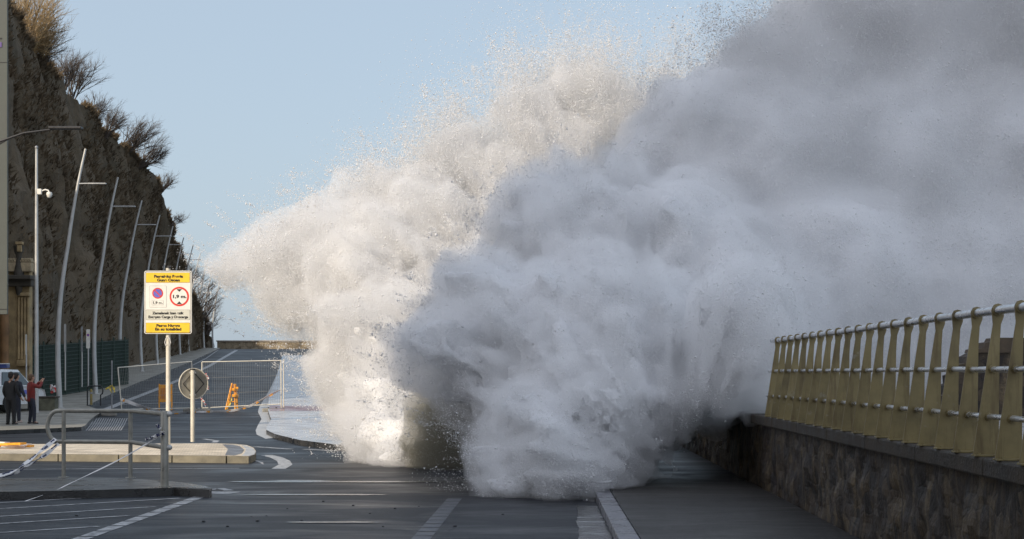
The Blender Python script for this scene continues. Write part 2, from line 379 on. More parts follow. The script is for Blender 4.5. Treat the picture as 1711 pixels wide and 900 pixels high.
def slab(name, pts, h, mat_top, mat_side, sub=None):
    """raised paving: pts are ground-plan points (x, y) listed round the edge; top follows the ground"""
    bm = bmesh.new()
    top = [bm.verts.new((x, y, gz(y) + h)) for x, y in pts]; bot = [bm.verts.new((x, y, gz(y) - 0.05)) for x, y in pts]
    f = bm.faces.new(top); f.material_index = 0
    for k in range(len(pts)):
        k2 = (k + 1) % len(pts); g = bm.faces.new((top[k], bot[k], bot[k2], top[k2])); g.material_index = 1
    bmesh.ops.recalc_face_normals(bm, faces=bm.faces)
    bmesh.ops.triangulate(bm, faces=[f])
    me = bpy.data.meshes.new(name); bm.to_mesh(me); bm.free()
    me.materials.append(mat_top); me.materials.append(mat_side)
    o = bpy.data.objects.new(name, me); col.objects.link(o); return structure(o)
def P(px, py, dz=0.0): p = G(px, py, dz); return (p.x, p.y)
def arc(cx, cy, rx, ry, a0, a1, n): return [(cx + rx * math.cos(R(a0 + (a1 - a0) * k / n)), cy + ry * math.sin(R(a0 + (a1 - a0) * k / n))) for k in range(n + 1)]

# right-hand pavement beside the sea wall, with its kerb stones
KX = 0.88
slab('right_pavement', [(KX + 0.235, 12), (3.44, 12), (3.44, 62), (KX + 0.235, 62)], 0.128, M['asphalt_path'], M['kerb_dark'])
kb = MB(); y = 12.0
while y < 60:
    L = 1.0; kb.bbox((KX + 0.115, y + L / 2, 0.04), (0.23, L - 0.012, 0.19), 0.012); y += L
structure(kb.build('right_kerb', simple('wet_grey_kerb', (0.15, 0.15, 0.165), .3, var=.35, scale=3, bump=.3, bscale=40)))
mk = MB()
for px, py in ((1152, 832.5), (1161, 841.5)):
    p = G(px, py, 0.132); mk.box((p.x, p.y, p.z), (0.11, 0.42, 0.008))
structure(mk.build('pavement_markings', M['paint']))

# refuge island with the yellow sign (sunlit)
def outline(pxs, dz): return [P(a, b, dz) for a, b in pxs]
isl = outline([(-160, 755.5), (0, 757.5), (200, 759.5), (380, 761.5), (418, 761.8), (426, 759), (428, 754), (424, 748), (413, 743.5), (395, 741.5), (360, 740.5), (200, 741), (-160, 742.5)], 0.15)
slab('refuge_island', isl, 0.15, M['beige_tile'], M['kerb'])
slab('island_grey_paving', outline([(376, 760.2), (392, 760.4), (404, 757), (408, 751), (400, 745), (388, 742.5), (372, 742.2), (381, 750)], 0.154), 0.155, M['grey_tile'], M['grey_tile'])
slab('island_kerb_tip', outline([(404, 761.0), (417, 761.2), (425, 758.6), (427, 754), (422.5, 748.5), (411, 744.4), (404, 743.6), (411, 750), (409, 756)], 0.158), 0.159, M['kerb_pale'], M['kerb_pale'])
kt = MB()
fr = outline([(-160, 755.5), (0, 757.5), (200, 759.5), (380, 761.5), (418, 761.8)], 0.15)
for i in range(4):
    a, b = Vector((*fr[i], 0)), Vector((*fr[i + 1], 0)); d = (b - a); n_ = Vector((d.y, -d.x, 0)).normalized(); L = d.length; k = max(1, int(L / 0.95)); d.normalize()
    rot = Matrix(((d.x, -d.y, 0), (d.y, d.x, 0), (0, 0, 1)))
    for j in range(k):
        c = a + d * (L * (j + 0.5) / k) + n_ * -0.02
        kt.box((c.x, c.y, 0.077), (L / k - 0.03, 0.16, 0.165), rot)
structure(kt.build('island_kerb', M['kerb']))

# near island carrying the tube barrier (in shade)
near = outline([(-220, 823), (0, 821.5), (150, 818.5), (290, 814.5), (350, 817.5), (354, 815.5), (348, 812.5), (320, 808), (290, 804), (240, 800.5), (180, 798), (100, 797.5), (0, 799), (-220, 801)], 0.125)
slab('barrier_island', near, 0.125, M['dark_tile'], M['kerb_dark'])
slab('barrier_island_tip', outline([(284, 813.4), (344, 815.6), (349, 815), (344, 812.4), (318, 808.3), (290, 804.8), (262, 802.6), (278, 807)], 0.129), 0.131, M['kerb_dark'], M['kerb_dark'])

# left pavement where the people stand
lp = outline([(-260, 726), (-60, 721), (15, 718), (80, 715.5), (136, 713), (143, 710)], 0.13)
lp += outline([(150, 702), (160, 694), (172, 687)], 0.13) + [(-19.0, 76), (-20.2, 84), (-22.3, 100), (-27.2, 140), (-35.5, 202), (-44, 202), (-44, 150), (-44, 60)]
slab('left_pavement', lp, 0.13, M['left_pave'], M['kerb_dark'])

# far right pavement / cycle path curving away up the slope
lft = [(472, 593), (463, 625), (456, 645), (450, 660), (448, 672), (448, 685), (453, 700), (446, 712), (445, 718), (460, 725), (502, 735), (567, 743), (604, 753)]
L_ = [P(a, b, 0.14) for a, b in lft]
rgt = [(604, 748), (640, 735), (600, 700), (556, 686), (548, 677), (537, 673), (523, 630), (512, 593)]
Rr = [P(a, b, 0.14) for a, b in rgt]
bm_rows = []
def interp(poly, Y):
    pts = sorted(poly, key=lambda q: q[1])
    for a, b in zip(pts, pts[1:]):
        if a[1] <= Y <= b[1] and b[1] > a[1]: return a[0] + (b[0] - a[0]) * (Y - a[1]) / (b[1] - a[1])
    return pts[0][0] if Y < pts[0][1] else pts[-1][0]
ys2 = sorted({round(q[1], 2) for q in L_} | {round(47 + k * 2.0, 2) for k in range(62)})
ys2 = [y for y in ys2 if L_[-1][1] + 0.02 <= y <= L_[0][1]]
def far_right_x(Y): return interp([(-3.0, 44), (-3.4, 55), (-6.2, 66)] + [P(a, b, .14) for a, b in ((556, 686), (540, 673), (532, 655), (524, 632), (518, 612), (512, 593))], Y)
rows = []
for Y in ys2:
    xl = interp(L_, Y); xr = max(xl + 0.3, far_right_x(Y)); rows.append((Y, [xl, xl * 0.66 + xr * 0.34, xl * 0.33 + xr * 0.67, xr]))
sheet('far_pavement', M['far_pave'], rows, 0.14)
kv = []; kf = []
for i, (Y, xs) in enumerate(rows): kv += [(xs[0], Y, gz(Y) + 0.139), (xs[0], Y, gz(Y) - 0.03)]
for i in range(len(rows) - 1): kf.append((2 * i, 2 * i + 1, 2 * i + 3, 2 * i + 2))
kv += [(rows[0][1][0], rows[0][0], 0.139), (rows[0][1][-1], rows[0][0], 0.139), (rows[0][1][0], rows[0][0], -0.03), (rows[0][1][-1], rows[0][0], -0.03)]
b0 = len(kv) - 4; kf.append((b0, b0 + 1, b0 + 3, b0 + 2))
structure(MB().add(kv, kf).build('far_kerb', M['kerb_dark']))
def band(name, mat, y0, y1, l0, l1, dz):
    rr_ = []
    for k in range(5):
        Y = y0 + (y1 - y0) * k / 4; xl = interp(L_, Y); xr = far_right_x(Y); rr_.append((Y, [xl + (xr - xl) * l0, xl + (xr - xl) * l1]))
    return sheet(name, mat, rr_, dz)
band('red_path_band', M['red_pave'], G(450, 686.5, .14).y, G(450, 677.5, .14).y, 0.02, 0.98, 0.145)
# pale gutter on the road side of the far kerb
gl = [P(a, b, 0.004) for a, b in [(475, 592), (462, 626), (452, 648), (443, 664), (433, 680), (431, 688), (437, 700), (431, 710), (427, 719), (429, 726), (444, 733)]]
gr = [P(a, b, 0.004) for a, b in [(477, 592), (466, 626), (458, 648), (452, 664), (450, 680), (450, 690), (453.5, 703), (447, 713), (446, 721), (450, 728), (458, 731)]]
vs = [(x, y, gz(y) + 0.006) for x, y in gl] + [(x, y, gz(y) + 0.006) for x, y in gr]; n_ = len(gl)
structure(MB().add(vs, [(k, k + 1, n_ + k + 1, n_ + k) for k in range(n_ - 1)]).build('pale_gutter', M['kerb_pale']))

# ------------------------------------------------------------------ road paint
def strip(mb, pts, w, dz=0.005, n=1):
    """painted line along pixel points; w = width in metres"""
    q = [G(a, b, dz) for a, b in pts]; out = []
    for a, b in zip(q, q[1:]):
        k = max(1, int((b - a).length / 4))
        for j in range(k): out.append(a.lerp(b, j / k))
    out.append(q[-1]); vs = []
    for i, p in enumerate(out):
        t = out[min(i + 1, len(out) - 1)] - out[max(i - 1, 0)]; nn = Vector((-t.y, t.x, 0)).normalized() * w / 2
        for s_ in (-1, 1): vs.append((p.x + nn.x * s_, p.y + nn.y * s_, gz(p.y + nn.y * s_) + dz))
    mb.add(vs, [(2 * i, 2 * i + 1, 2 * i + 3, 2 * i + 2) for i in range(len(out) - 1)])
rm = MB()
def dashes(pts, w, dash, gap, dz=0.005):
    q = [G(a, b, dz) for a, b in pts]
    for a, b in zip(q, q[1:]):
        L = (b - a).length; s_ = 0.0
        while s_ < L:
            e = min(L, s_ + dash); p0 = a.lerp(b, s_ / L); p1 = a.lerp(b, e / L)
            t = (b - a).normalized(); nn = Vector((-t.y, t.x, 0)) * w / 2
            rm.add([p0 - nn, p0 + nn, p1 + nn, p1 - nn], [(0, 1, 2, 3)]); s_ += dash + gap
dashes([(120, 905), (344, 826)], 0.19, 0.62, 0.10)
for (x0, y0, x1, y1) in ((-120, 846, 190, 829), (-60, 853, 300, 832), (-60, 866, 260, 846), (-60, 878, 215, 861), (-60, 893, 165, 879)):
    strip(rm, [(x0, y0), (x1, y1)], 0.10)
strip(rm, [(395, 585), (350, 611), (300, 634), (262, 650), (215, 668), (150, 694)], 0.35)
strip(rm, [(366, 583.5), (345, 598), (322, 610)], 0.12)
strip(rm, [(-100, 785), (60, 783.5), (290, 782.5), (400, 782)], 0.14)
strip(rm, [(445, 760), (462, 764), (474, 770), (477, 776), (465, 783)], 0.28)
strip(rm, [(340, 733), (362, 736), (358, 739)], 0.16)
strip(rm, [(425, 746), (485, 750)], 0.22); strip(rm, [(510, 750), (560, 753)], 0.22)
for k in range(7): strip(rm, [(412 + 3 * k, 768 + 0.2 * k), (440, 769 + 1.1 * k)], 0.03)
strip(rm, [(360, 824.5), (378, 821)], 0.5); strip(rm, [(352, 817.5), (368, 815.5), (383, 819)], 0.16)
strip(rm, [(530, 592), (536, 608)], 0.25)
strip(rm, [(180, 676.5), (330, 671), (440, 671.5)], 0.25)
for k in range(15):
    a = 158 + k * 3.9; strip(rm, [(a, 698.5), (a - 14 + 0.2 * k, 719)], 0.036)
structure(rm.build('road_markings', M['paint'], recalc=False))
rm = MB(); dashes([(695, 910), (760, 832)], 0.22, 0.50, 0.06)
structure(rm.build('faded_lane_marking', simple('faded_road_paint', (0.075, 0.08, 0.09), .5, var=.5, scale=9), recalc=False))

def puddle_mat():
    m, nt, n, l, p = new_mat('shallow_foamy_water')
    t = noise_node(n, l, 1.6, 8, 0.7, (0.7, 1.8, 1), dist=1.0)
    r = ramp(n, [(0.46, (0.04, 0.04, 0.04)), (0.58, (0.13, 0.135, 0.14)), (0.78, (0.5, 0.51, 0.52))]); l.new(t.outputs['Fac'], r.inputs[0]); l.new(r.outputs[0], p.inputs['Base Color'])
    rr = ramp(n, [(0.45, 0.05), (0.65, 0.4)]); l.new(t.outputs['Fac'], rr.inputs[0]); l.new(rr.outputs[0], p.inputs['Roughness'])
    b = n.new('ShaderNodeBump'); b.inputs['Distance'].default_value = 0.02; b.inputs['Strength'].default_value = 0.4
    l.new(t.outputs['Fac'], b.inputs['Height']); l.new(b.outputs[0], p.inputs['Normal'])
    return m
M['puddle'] = puddle_mat()
def blob_poly(name, left, right, dz, mat, jag):
    vs = []; n = len(left); q = []
    for side, sg in ((left, -1), (right, 1)):
        o_ = []
        for a, b in zip(side, side[1:]):
            for j in range(8):
                x = a[0] + (b[0] - a[0]) * j / 8; yv = a[1] + (b[1] - a[1]) * j / 8; o_.append((x + random.uniform(-jag, jag), yv))
        o_.append(side[-1]); q.append([P(x, yv, dz) for x, yv in o_])
    n = len(q[0]); vs = [(x, y, gz(y) + dz) for x, y in q[0] + q[1]]
    return structure(MB().add(vs, [(k, k + 1, n + k + 1, n + k) for k in range(n - 1)]).build(name, mat, recalc=False))
blob_poly('gutter_water', [(964, 845), (967, 860), (962, 872), (968, 884), (966, 912)], [(999, 845), (1005, 860), (1010, 872), (1015, 884), (1028, 912)], 0.012, M['puddle'], 1.5)
M['pave_puddle'] = simple('pavement_puddle_water', (0.085, 0.088, 0.095), .12, var=.4, scale=2, rvar=.08)
blob_poly('pavement_puddle', [(1050, 851), (1040, 855), (1055, 858)], [(1180, 850), (1210, 853), (1160, 856)], 0.134, M['pave_puddle'], 8)
blob_poly('pavement_puddle', [(1075, 864), (1090, 869), (1080, 875)], [(1205, 862), (1240, 868), (1190, 874)], 0.134, M['pave_puddle'], 8)
for (x0, x1, yy, h_) in ((380, 760, 804.5, 1.0), (400, 640, 826, 1.0), (440, 560, 802.5, .8), (470, 640, 872, 1.0)):
    blob_poly('road_puddle', [(x0 + 30, yy - h_), (x0, yy), (x0 + 40, yy + h_)], [(x1 - 40, yy - h_), (x1, yy), (x1 - 25, yy + h_)], 0.009, M['puddle'], 12)
# strewn pebbles on the wet road
pb = MB()
for (px, py) in ((420, 863), (430, 871), (445, 862), (504, 870), (128, 862), (590, 845), (618, 858), (660, 850), (380, 880), (340, 872), (700, 846), (540, 838), (480, 850), (640, 880), (760, 880), (840, 860)):
    p = G(px, py, 0.0); s_ = random.uniform(.012, .03); pb.ell((p.x, p.y, s_ * .4), (s_, s_, s_ * .7), 6, 4)
structure(pb.build('road_grit', M['dark_metal']))
tag(bpy.data.objects['road_grit'], kind='stuff')

# ------------------------------------------------------------------ sea wall, terrace, railing
def wall_mesh(name, mat, x0, y0, y1, z0, z1, label):
    """rubble wall face displaced by stone-sized lumps"""
    ny = int((y1 - y0) / 0.06); nz = int((z1 - z0) / 0.06)
    Yv, Zv = np.meshgrid(np.linspace(y0, y1, ny + 1), np.linspace(z0, z1, nz + 1), indexing='ij')
    Pn = np.stack([np.zeros(Yv.size), Yv.ravel(), Zv.ravel()], 1)
    d = (fbm(Pn, 0.35, 5, 3) - 0.5) * 0.16
    V = np.stack([x0 - d, Yv.ravel(), Zv.ravel()], 1)
    idx = np.arange(V.shape[0]).reshape(ny + 1, nz + 1)
    fs = np.stack([idx[:-1, :-1], idx[:-1, 1:], idx[1:, 1:], idx[1:, :-1]], -1).reshape(-1, 4)
    mb = MB(); mb.add(V.tolist(), fs.tolist())
    mb.add([(x0, y0, z0), (x0, y0, z1), (x0 + .5, y0, z1), (x0 + .5, y0, z0), (x0, y1, z0), (x0, y1, z1), (x0 + .5, y1, z1), (x0 + .5, y1, z0)], [(0, 1, 2, 3), (4, 7, 6, 5), (1, 5, 6, 2), (3, 2, 6, 7)])
    return mb.build(name, mat)
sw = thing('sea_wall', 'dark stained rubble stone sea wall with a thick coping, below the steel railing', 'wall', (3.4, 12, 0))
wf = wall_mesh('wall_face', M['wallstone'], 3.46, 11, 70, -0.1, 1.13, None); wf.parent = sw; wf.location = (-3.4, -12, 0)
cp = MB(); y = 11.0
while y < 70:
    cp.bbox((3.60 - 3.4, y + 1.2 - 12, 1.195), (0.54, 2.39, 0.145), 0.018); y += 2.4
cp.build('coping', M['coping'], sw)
structure(MB().box((24, 45, 0.5), (40.2, 90, 1.36)).build('sea_terrace', M['far_pave']))
pw = thing('sea_parapet', 'short dark stone parapet with coping, seen through the railing at the right', 'wall', (7.0, 28.5, 1.18))
def parapet():
    w_ = MB(); c_ = MB()
    # left end broken down and ragged, then full height to the right
    prof = [(-0.72, 0.0), (-0.70, 0.12), (-0.61, 0.20), (-0.63, 0.33), (-0.52, 0.38), (-0.50, 0.52), (-0.41, 0.55), (-0.42, 0.68), (-0.30, 0.72), (-0.29, 0.85), (-0.18, 0.88), (-0.16, 0.98), (-0.04, 1.04), (9, 1.04), (9, 0.0)]
    w_.prism([(x, 0, z) for x, z in prof], (0, 0.6, 0)); w_.build('wall_face', M['wallstone'], pw)
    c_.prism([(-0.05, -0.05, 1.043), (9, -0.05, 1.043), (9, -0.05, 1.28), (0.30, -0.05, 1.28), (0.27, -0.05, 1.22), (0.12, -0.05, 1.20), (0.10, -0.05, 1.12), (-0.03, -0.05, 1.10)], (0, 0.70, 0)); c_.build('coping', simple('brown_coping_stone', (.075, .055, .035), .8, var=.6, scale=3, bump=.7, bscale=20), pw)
parapet()

rl = thing('sea_railing', 'steel railing of tapering yellowed plates and three tubes on top of the sea wall', 'railing', (3.5, 20, 1.27))
RX, SP, Y0 = 3.5, 0.652, 26.0
def post(k):
    y = Y0 - k * SP - 20
    mb = MB()
    prof = [(-0.19, 0.013), (0.006, 0.013), (0.006, 0.40), (0.012, 0.85), (0.022, 1.0), (0.044, 1.06), (0.046, 1.12), (0.03, 1.148), (0.0, 1.157), (-0.03, 1.148), (-0.046, 1.12), (-0.044, 1.06), (-0.038, 1.0), (-0.062, 0.85), (-0.130, 0.40)]
    mb.prism([(x, y - 0.007, z) for x, z in prof], (0, 0.014, 0))
    ho = [(0.055 * math.cos(R(a)), 0.055 * math.sin(R(a))) for a in range(0, 360, 24)]
    p_ = mb.build('post', M['plate'], rl)
    mb = MB(); mb.bbox((-0.075, y, 0.006), (0.23, 0.13, 0.014), 0.003)
    for sx in (-0.15, 0.0):
        for sy in (-0.045, 0.045): mb.tube([(sx, y + sy, 0.008), (sx, y + sy, 0.026)], 0.011, 6)
    bp = mb.build('base_plate', M['plate'], p_)
    for (x, z, r_) in ((0.0, 1.105, 0.044), (-0.04, 0.66, 0.032), (-0.066, 0.30, 0.032)):
        MB().tube([(x, y - 0.028, z), (x, y + 0.028, z)], r_, 12).build('collar', M['plate'], p_, True)
for k in range(0, 22): post(k)
for (x, z, r_) in ((0.0, 1.105, 0.034), (-0.04, 0.66, 0.022), (-0.066, 0.30, 0.022)):
    pts = [(x + random.uniform(-.004, .004), Y0 - k * SP - 20, z + random.uniform(-.003, .003)) for k in range(-1, 24)]
    MB().tube(pts, r_, 12).build('rail', M['steel_rail'], rl, True)

# far sea wall on the crest of the road
fw = thing('crest_wall', 'low sunlit stone wall across the top of the far road', 'wall', (-22, 206, gz(206)))
mb = MB(); mb.prism([(-14.4, -1.2, -0.3), (22, -1.2, -0.3), (22, -1.2, 0.82), (-14.4, -1.2, 0.82)], (0, 0.8, 0)); mb.build('wall_face', M['farwall'], fw)
mb = MB(); mb.bbox((3.8, -0.85, 0.9), (36.6, 0.95, 0.15), 0.02); mb.build('coping', simple('crest_coping', (0.36, 0.31, 0.25), .8), fw)

# ------------------------------------------------------------------ cliff on the left
def build_cliff():
    foot = lambda Y: -23.2 - 0.110 * (Y - 72) if Y > 72 else -23.2 - 0.02 * (Y - 72)
    crest_px = [(84, -40, -60), (100, 10, 0), (112, 62, 100), (122, 100, 135), (130, 130, 172), (138, 165, 208), (146, 203, 240), (152, 238, 275), (157, 262, 303), (161, 276, 332), (165, 286, 368), (169, 291, 400), (173, 296, 430), (180, 305, 470), (190, 318, 500), (200, 333, 520), (207, 348, 545), (212, 358, 575)]
    def crest(Y):
        if Y <= crest_px[0][0]: p = crest_px[0]; w = W(p[1], p[2], p[0]); return w.x - 0.1 * (p[0] - Y), w.z
        for a, b in zip(crest_px, crest_px[1:]):
            if a[0] <= Y <= b[0]:
                t = (Y - a[0]) / (b[0] - a[0]); w = W(a[1] + t * (b[1] - a[1]), a[2] + t * (b[2] - a[2]), Y); return w.x, w.z
        return W(358, 575, 212).x, 5.0
    Ys = np.arange(66, 213, 0.6); nv = 44; nb = 10
    V = []
    for Y in Ys:
        xf = foot(Y); xc, zc = crest(Y); z0 = gz(Y); xf = max(xf, xc - 0.2)
        for k in range(nv):
            t = k / (nv - 1); x = xf + (xc - xf) * (t ** 1.3); V.append((x, Y, z0 - 0.3 + (zc - z0 + 0.3) * t))
        for k in range(1, nb + 1):
            t = k / nb; V.append((xc - 1.2 * k * (1 + k * .35), Y, zc + min(0.55 * k, 3) * (0.3 if Y > 165 else 1)))
    V = np.array(V); C = nv + nb
    T = np.tile(np.concatenate([np.linspace(0, 1, nv), np.ones(nb)]), len(Ys))
    amp = np.clip(np.minimum(T * 3, 1) , 0, 1)
    d1 = (fbm(V, 7.0, 3, 5) - 0.5) * 3.2 * amp * np.clip((1.02 - T) * 4 + .35, 0, 1); d2 = (fbm(V + 50, 1.6, 9, 3) - 0.5) * 0.7 * amp
    V[:, 0] += d1 + d2; V[:, 2] += d2 * 0.5
    idx = np.arange(len(V)).reshape(len(Ys), C)
    fs = np.stack([idx[:-1, :-1], idx[1:, :-1], idx[1:, 1:], idx[:-1, 1:]], -1).reshape(-1, 4)
    o = MB().add(V.tolist(), fs.tolist()).build('cliff', M['cliff'], recalc=True, smooth=False); structure(o)
    # undergrowth: twiggy tufts clinging to the face, one uncountable mass
    mb = MB(); Vg = V.reshape(len(Ys), C, 3)
    for _ in range(16000):
        i = random.randrange(len(Ys) - 1); k = int(min(nv - 1, abs(random.gauss(0.75, .35)) * nv)); p = Vector(Vg[i, min(k, C - 1)])
        if (fbm(np.array([p]), 5.0, 77, 3)[0]) < 0.40: continue
        L = random.uniform(.2, .75)
        for j in range(5):
            d = Vector((random.uniform(.1, 1), random.uniform(-.9, .5), random.uniform(.2, 1.1))).normalized() * L * random.uniform(.5, 1)
            b = p + Vector((random.uniform(-.3, .1), random.uniform(-.3, .3), random.uniform(-.2, .2))); s_ = d.cross(Vector((0, 1, .3))).normalized() * random.uniform(.02, .06)
            mb.add([b - s_, b + s_, b + d * .6 + s_ * .8, b + d], [(0, 1, 2, 3)])
    u = mb.build('undergrowth', M['brush'], recalc=False); tag(u, 'dark leafless undergrowth clinging to the cliff face', 'undergrowth', kind='stuff')
    return crest
crest = build_cliff()

def bare_shrub(name, label, base, h, mat, lean=(0.25, 0, 1), n_stem=6, spread=0.5, depth=3, wind=0.35, cnt=5, group='bare shrubs on the cliff top'):
    o = thing(name, label, 'shrub', base, 0, group)
    tr = MB(); cr = MB(); wv = Vector((wind, 0, 0))
    def br(mb, p, d, L, r, k):
        pts = [p]; dd = d.normalized(); m = 3
        for j in range(m):
            dd = (dd + Vector((random.gauss(0, .13), random.gauss(0, .13), random.gauss(0.05, .1))) + wv * 0.16).normalized(); pts.append(pts[-1] + dd * L / m)
        mb.tube(pts, [r, r * .8, r * .62, r * .4], 5 if k == depth else 3, cap=False)
        if k > 0:
            for j in range(cnt):
                t = random.uniform(.25, 1.0) * m; i = min(int(t), m - 1); q = pts[i].lerp(pts[i + 1], t - i)
                nd = (dd + Vector((random.gauss(0, .55), random.gauss(0, .55), random.gauss(.15, .4)))).normalized()
                br(cr, q, nd, L * random.uniform(.45, .75), r * .5, k - 1)
    for s_ in range(n_stem):
        a = random.uniform(0, 6.28); d = Vector(lean) + Vector((math.cos(a) * spread, math.sin(a) * spread, random.uniform(0, .3)))
        br(tr, Vector((random.uniform(-.2, .2) * h * .3, random.uniform(-.2, .2) * h * .3, -.2)), d, h * random.uniform(.42, .62), h * 0.011 + .012, depth)
    tr.build('trunk', mat, o, recalc=False); cr.build('crown', mat, o, recalc=False)
    return o
# px, py of the foot, distance, height in m, look
SH = [
    (28, 118, 110, 6.0, 'twig_tan', (.1, 0, 1), 16, .45, 'tall dry tan shrub at the upper left, beside the grey hanging panel', .1),
    (52, 118, 113, 5.2, 'twig_tan', (.15, 0, 1), 12, .4, 'tan and brown thin twigged shrub rising highest against the sky', .15),
    (66, 128, 115, 4.0, 'twig', (.25, 0, 1), 8, .4, 'sparse dark shrub just right of the tall tan shrubs', .3),
    (98, 158, 126, 3.6, 'twig', (.2, 0, 1), 8, .45, 'upright grey brown shrub below the tan shrubs on the cliff edge', .3),
    (118, 172, 129, 3.9, 'twig', (.3, 0, 1), 9, .5, 'spreading bare shrub midway along the cliff edge', .35),
    (150, 205, 136, 3.1, 'twig', (.4, 0, 1), 8, .5, 'low bare shrub above the tallest curved lamp', .45),
    (176, 228, 141, 3.4, 'twig', (.4, 0, 1), 8, .55, 'bare shrub left of the big windswept shrub', .45),
    (205, 258, 148, 4.6, 'twig', (.75, 0, .8), 10, .5, 'large windswept bare shrub leaning out over the cliff edge', .6),
    (228, 280, 151, 4.0, 'twig', (.9, 0, .6), 9, .45, 'dense windswept shrub under the largest leaning one', .6),
    (268, 322, 159, 2.7, 'twig', (.9, 0, .9), 6, .4, 'small bare shrub jutting from the steep cliff nose', .4),
    (288, 372, 165, 1.9, 'twig', (1.0, 0, .5), 5, .4, 'tiny bare shrub lowest on the cliff nose', .4),
]
for (px, py, Y, h_, mt, lean, ns, sp_, lab, wd) in SH:
    bare_shrub('bare_shrub', lab, W(px, py, Y), h_, M[mt], lean, ns, sp_, 3, wd)
for i, (px, py, Y, h_) in enumerate([(312, 500, 186, 4.2), (325, 520, 194, 4.4), (336, 535, 200, 4.2), (346, 556, 205, 3.4), (305, 478, 178, 3.5)]):
    lab = ['bare tree seen between the far lamp posts right of the sign', 'bare bushy tree behind the far lamp posts, fullest of the hillside trees', 'bare tree near the end of the hillside, under the last lamp arms', 'lowest bare bush at the foot of the hillside by the crest wall', 'bare tree above the top right corner of the yellow sign'][i]
    bare_shrub('bare_tree', lab, W(px, py, Y), h_, M['twig'], (.3, 0, 1), 9, .6, 3, .3, 4, 'bare trees on the far hillside')

# ------------------------------------------------------------------ stone building at the left edge
def left_building():
    o = thing('stone_building', 'ornate ochre stone building with fluted pilaster and cornice at the left edge', 'building', (-27, 79, gz(79)))
    bx, by, bz = -27, 79, gz(79)
    s_ = F / 78.0
    X = lambda px: (px - CX) / s_ - bx
    Z = lambda py: H + (HY - py) / s_ - bz
    mb = MB(); mb.prism([(X(38) - 12, 0, 0), (X(38), 0, 0), (X(38), .5, 0), (X(38) - 5.5, 10, 0), (X(38) - 12, 10, 0)], (0, 0, Z(440))); mb.build('wall', M['sandstone'], o)
    mb = MB()
    for k in range(4):
        cx_ = X(21 + k * 5.2); mb.tube([(cx_, -0.08, Z(600)), (cx_, -0.08, Z(592)), (cx_, -0.08, Z(590)), (cx_, -0.08, Z(498)), (cx_, -0.08, Z(495))], [0.075, .075, .055, .05, .075], 10)
    mb.bbox((X(29), -.05, Z(606)), (0.56, .3, 0.28), .03); mb.bbox((X(29), -.05, Z(490)), (0.56, .34, 0.16), .03); mb.build('pilaster', M['sandstone'], o, True)
    mb = MB(); mb.bbox((X(22) - 3, -0.1, Z(470)), (7.2, .5, .35), .04); mb.bbox((X(30) - 3, -.25, Z(462)), (6.9, .9, .18), .03); mb.build('cornice', M['darkstone'], o)
    mb = MB(); mb.bbox((X(36) - 3, 0, Z(444)), (6.4, .5, .42), .05)
    for k in range(12): mb.bbox((X(42) - .12 * k, -.05, Z(432)), (.07, .4, .16), .01)
    mb.bbox((X(44) - 3, 0, Z(434)), (6.0, .5, .1), .02); mb.build('parapet', simple('pale_parapet_stone', (.42, .33, .2), .8), o)
    mb = MB(); pts = [(X(22), -.15, Z(a)) for a in (492, 478, 470, 452, 440, 425, 418, 408)]
    mb.tube(pts, [.10, .16, .2, .22, .16, .12, .2, .24], 10); mb.build('bracket', M['darkstone'], o, True)
    mb = MB(); pts = [(X(6), -.9, Z(a)) for a in (698, 690, 686, 560, 556, 530, 515)]
    mb.tube(pts, [.24, .24, .2, .19, .22, .2, .2], 16); mb.build('column', M['rust_column'], o, True)
    mb = MB(); mb.bbox((X(25), -.3, Z(404)), (.3, .3, .12), .02); mb.bbox((X(25), -.3, Z(413)), (.2, .2, .3), .03); mb.build('finial', M['sandstone'], o)
left_building()

# hanging grey panel and street light arm that reach into the frame at the left
def left_post():
    Y = 52; s_ = F / Y; b = Vector(((-34 - CX) / s_, Y, 0))
    o = thing('arm_street_lamp', 'dark street lamp arm with flat head reaching in from the left edge', 'street lamp', b)
    Z = lambda py: H + (HY - py) / s_
    X = lambda px: (px + 34) / s_
    MB().tube([(0, 0, .1), (0, 0, 5), (0, 0, Z(225))], [.11, .09, .07], 12).build('pole', M['grey_metal'], o, True)
    MB().tube([(0, 0, Z(250)), (X(0), 0, Z(236)), (X(40), 0, Z(222)), (X(86), 0, Z(216))], [.05, .035, .03, .025], 8).build('arm', M['dark_metal'], o, True)
    MB().tube([(0, 0, Z(262)), (X(-10), 0, Z(246)), (X(12), 0, Z(233))], .02, 6).build('brace', M['dark_metal'], o, True)
    mb = MB(); mb.bbox((X(110), 0, Z(213.5)), (X(137) - X(82), .28, .075), .02); mb.build('lamp_head', M['dark_metal'], o)
    p = thing('hanging_panel', 'tall weathered grey panel along the left edge of the picture, ending in mid air', 'panel', W(2, 525, 56.0))
    sc = F / 56.0
    mb = MB(); mb.bbox((-0.22, 0, 5.6), (0.86, 0.10, 11.2), .015); mb.build('board', M['banner'], p)
    mb = MB(); mb.bbox((-.1, -.062, (525 - 75) / sc), (.28, .02, .16), .01); mb.build('emblem', simple('violet_emblem', (.12, .08, .22), .6), p)
    mb = MB(); mb.bbox((-.1, -.062, (525 - 64.5) / sc), (.28, .02, .04), .01); mb.build('emblem_bar', M['dark_metal'], p)
    for zz in (.16, 7.85, 10.9): MB().bbox((-.22, -.055, zz), (.85, .016, .02), .004).build('seam', M['dark_metal'], p)
    mb = MB(); mb.tube([(-.7, 0.0, -W(2, 525, 56).z + .1), (-.7, 0, 11.2)], .09, 10); mb.build('mast', M['grey_metal'], p, True)
left_post()

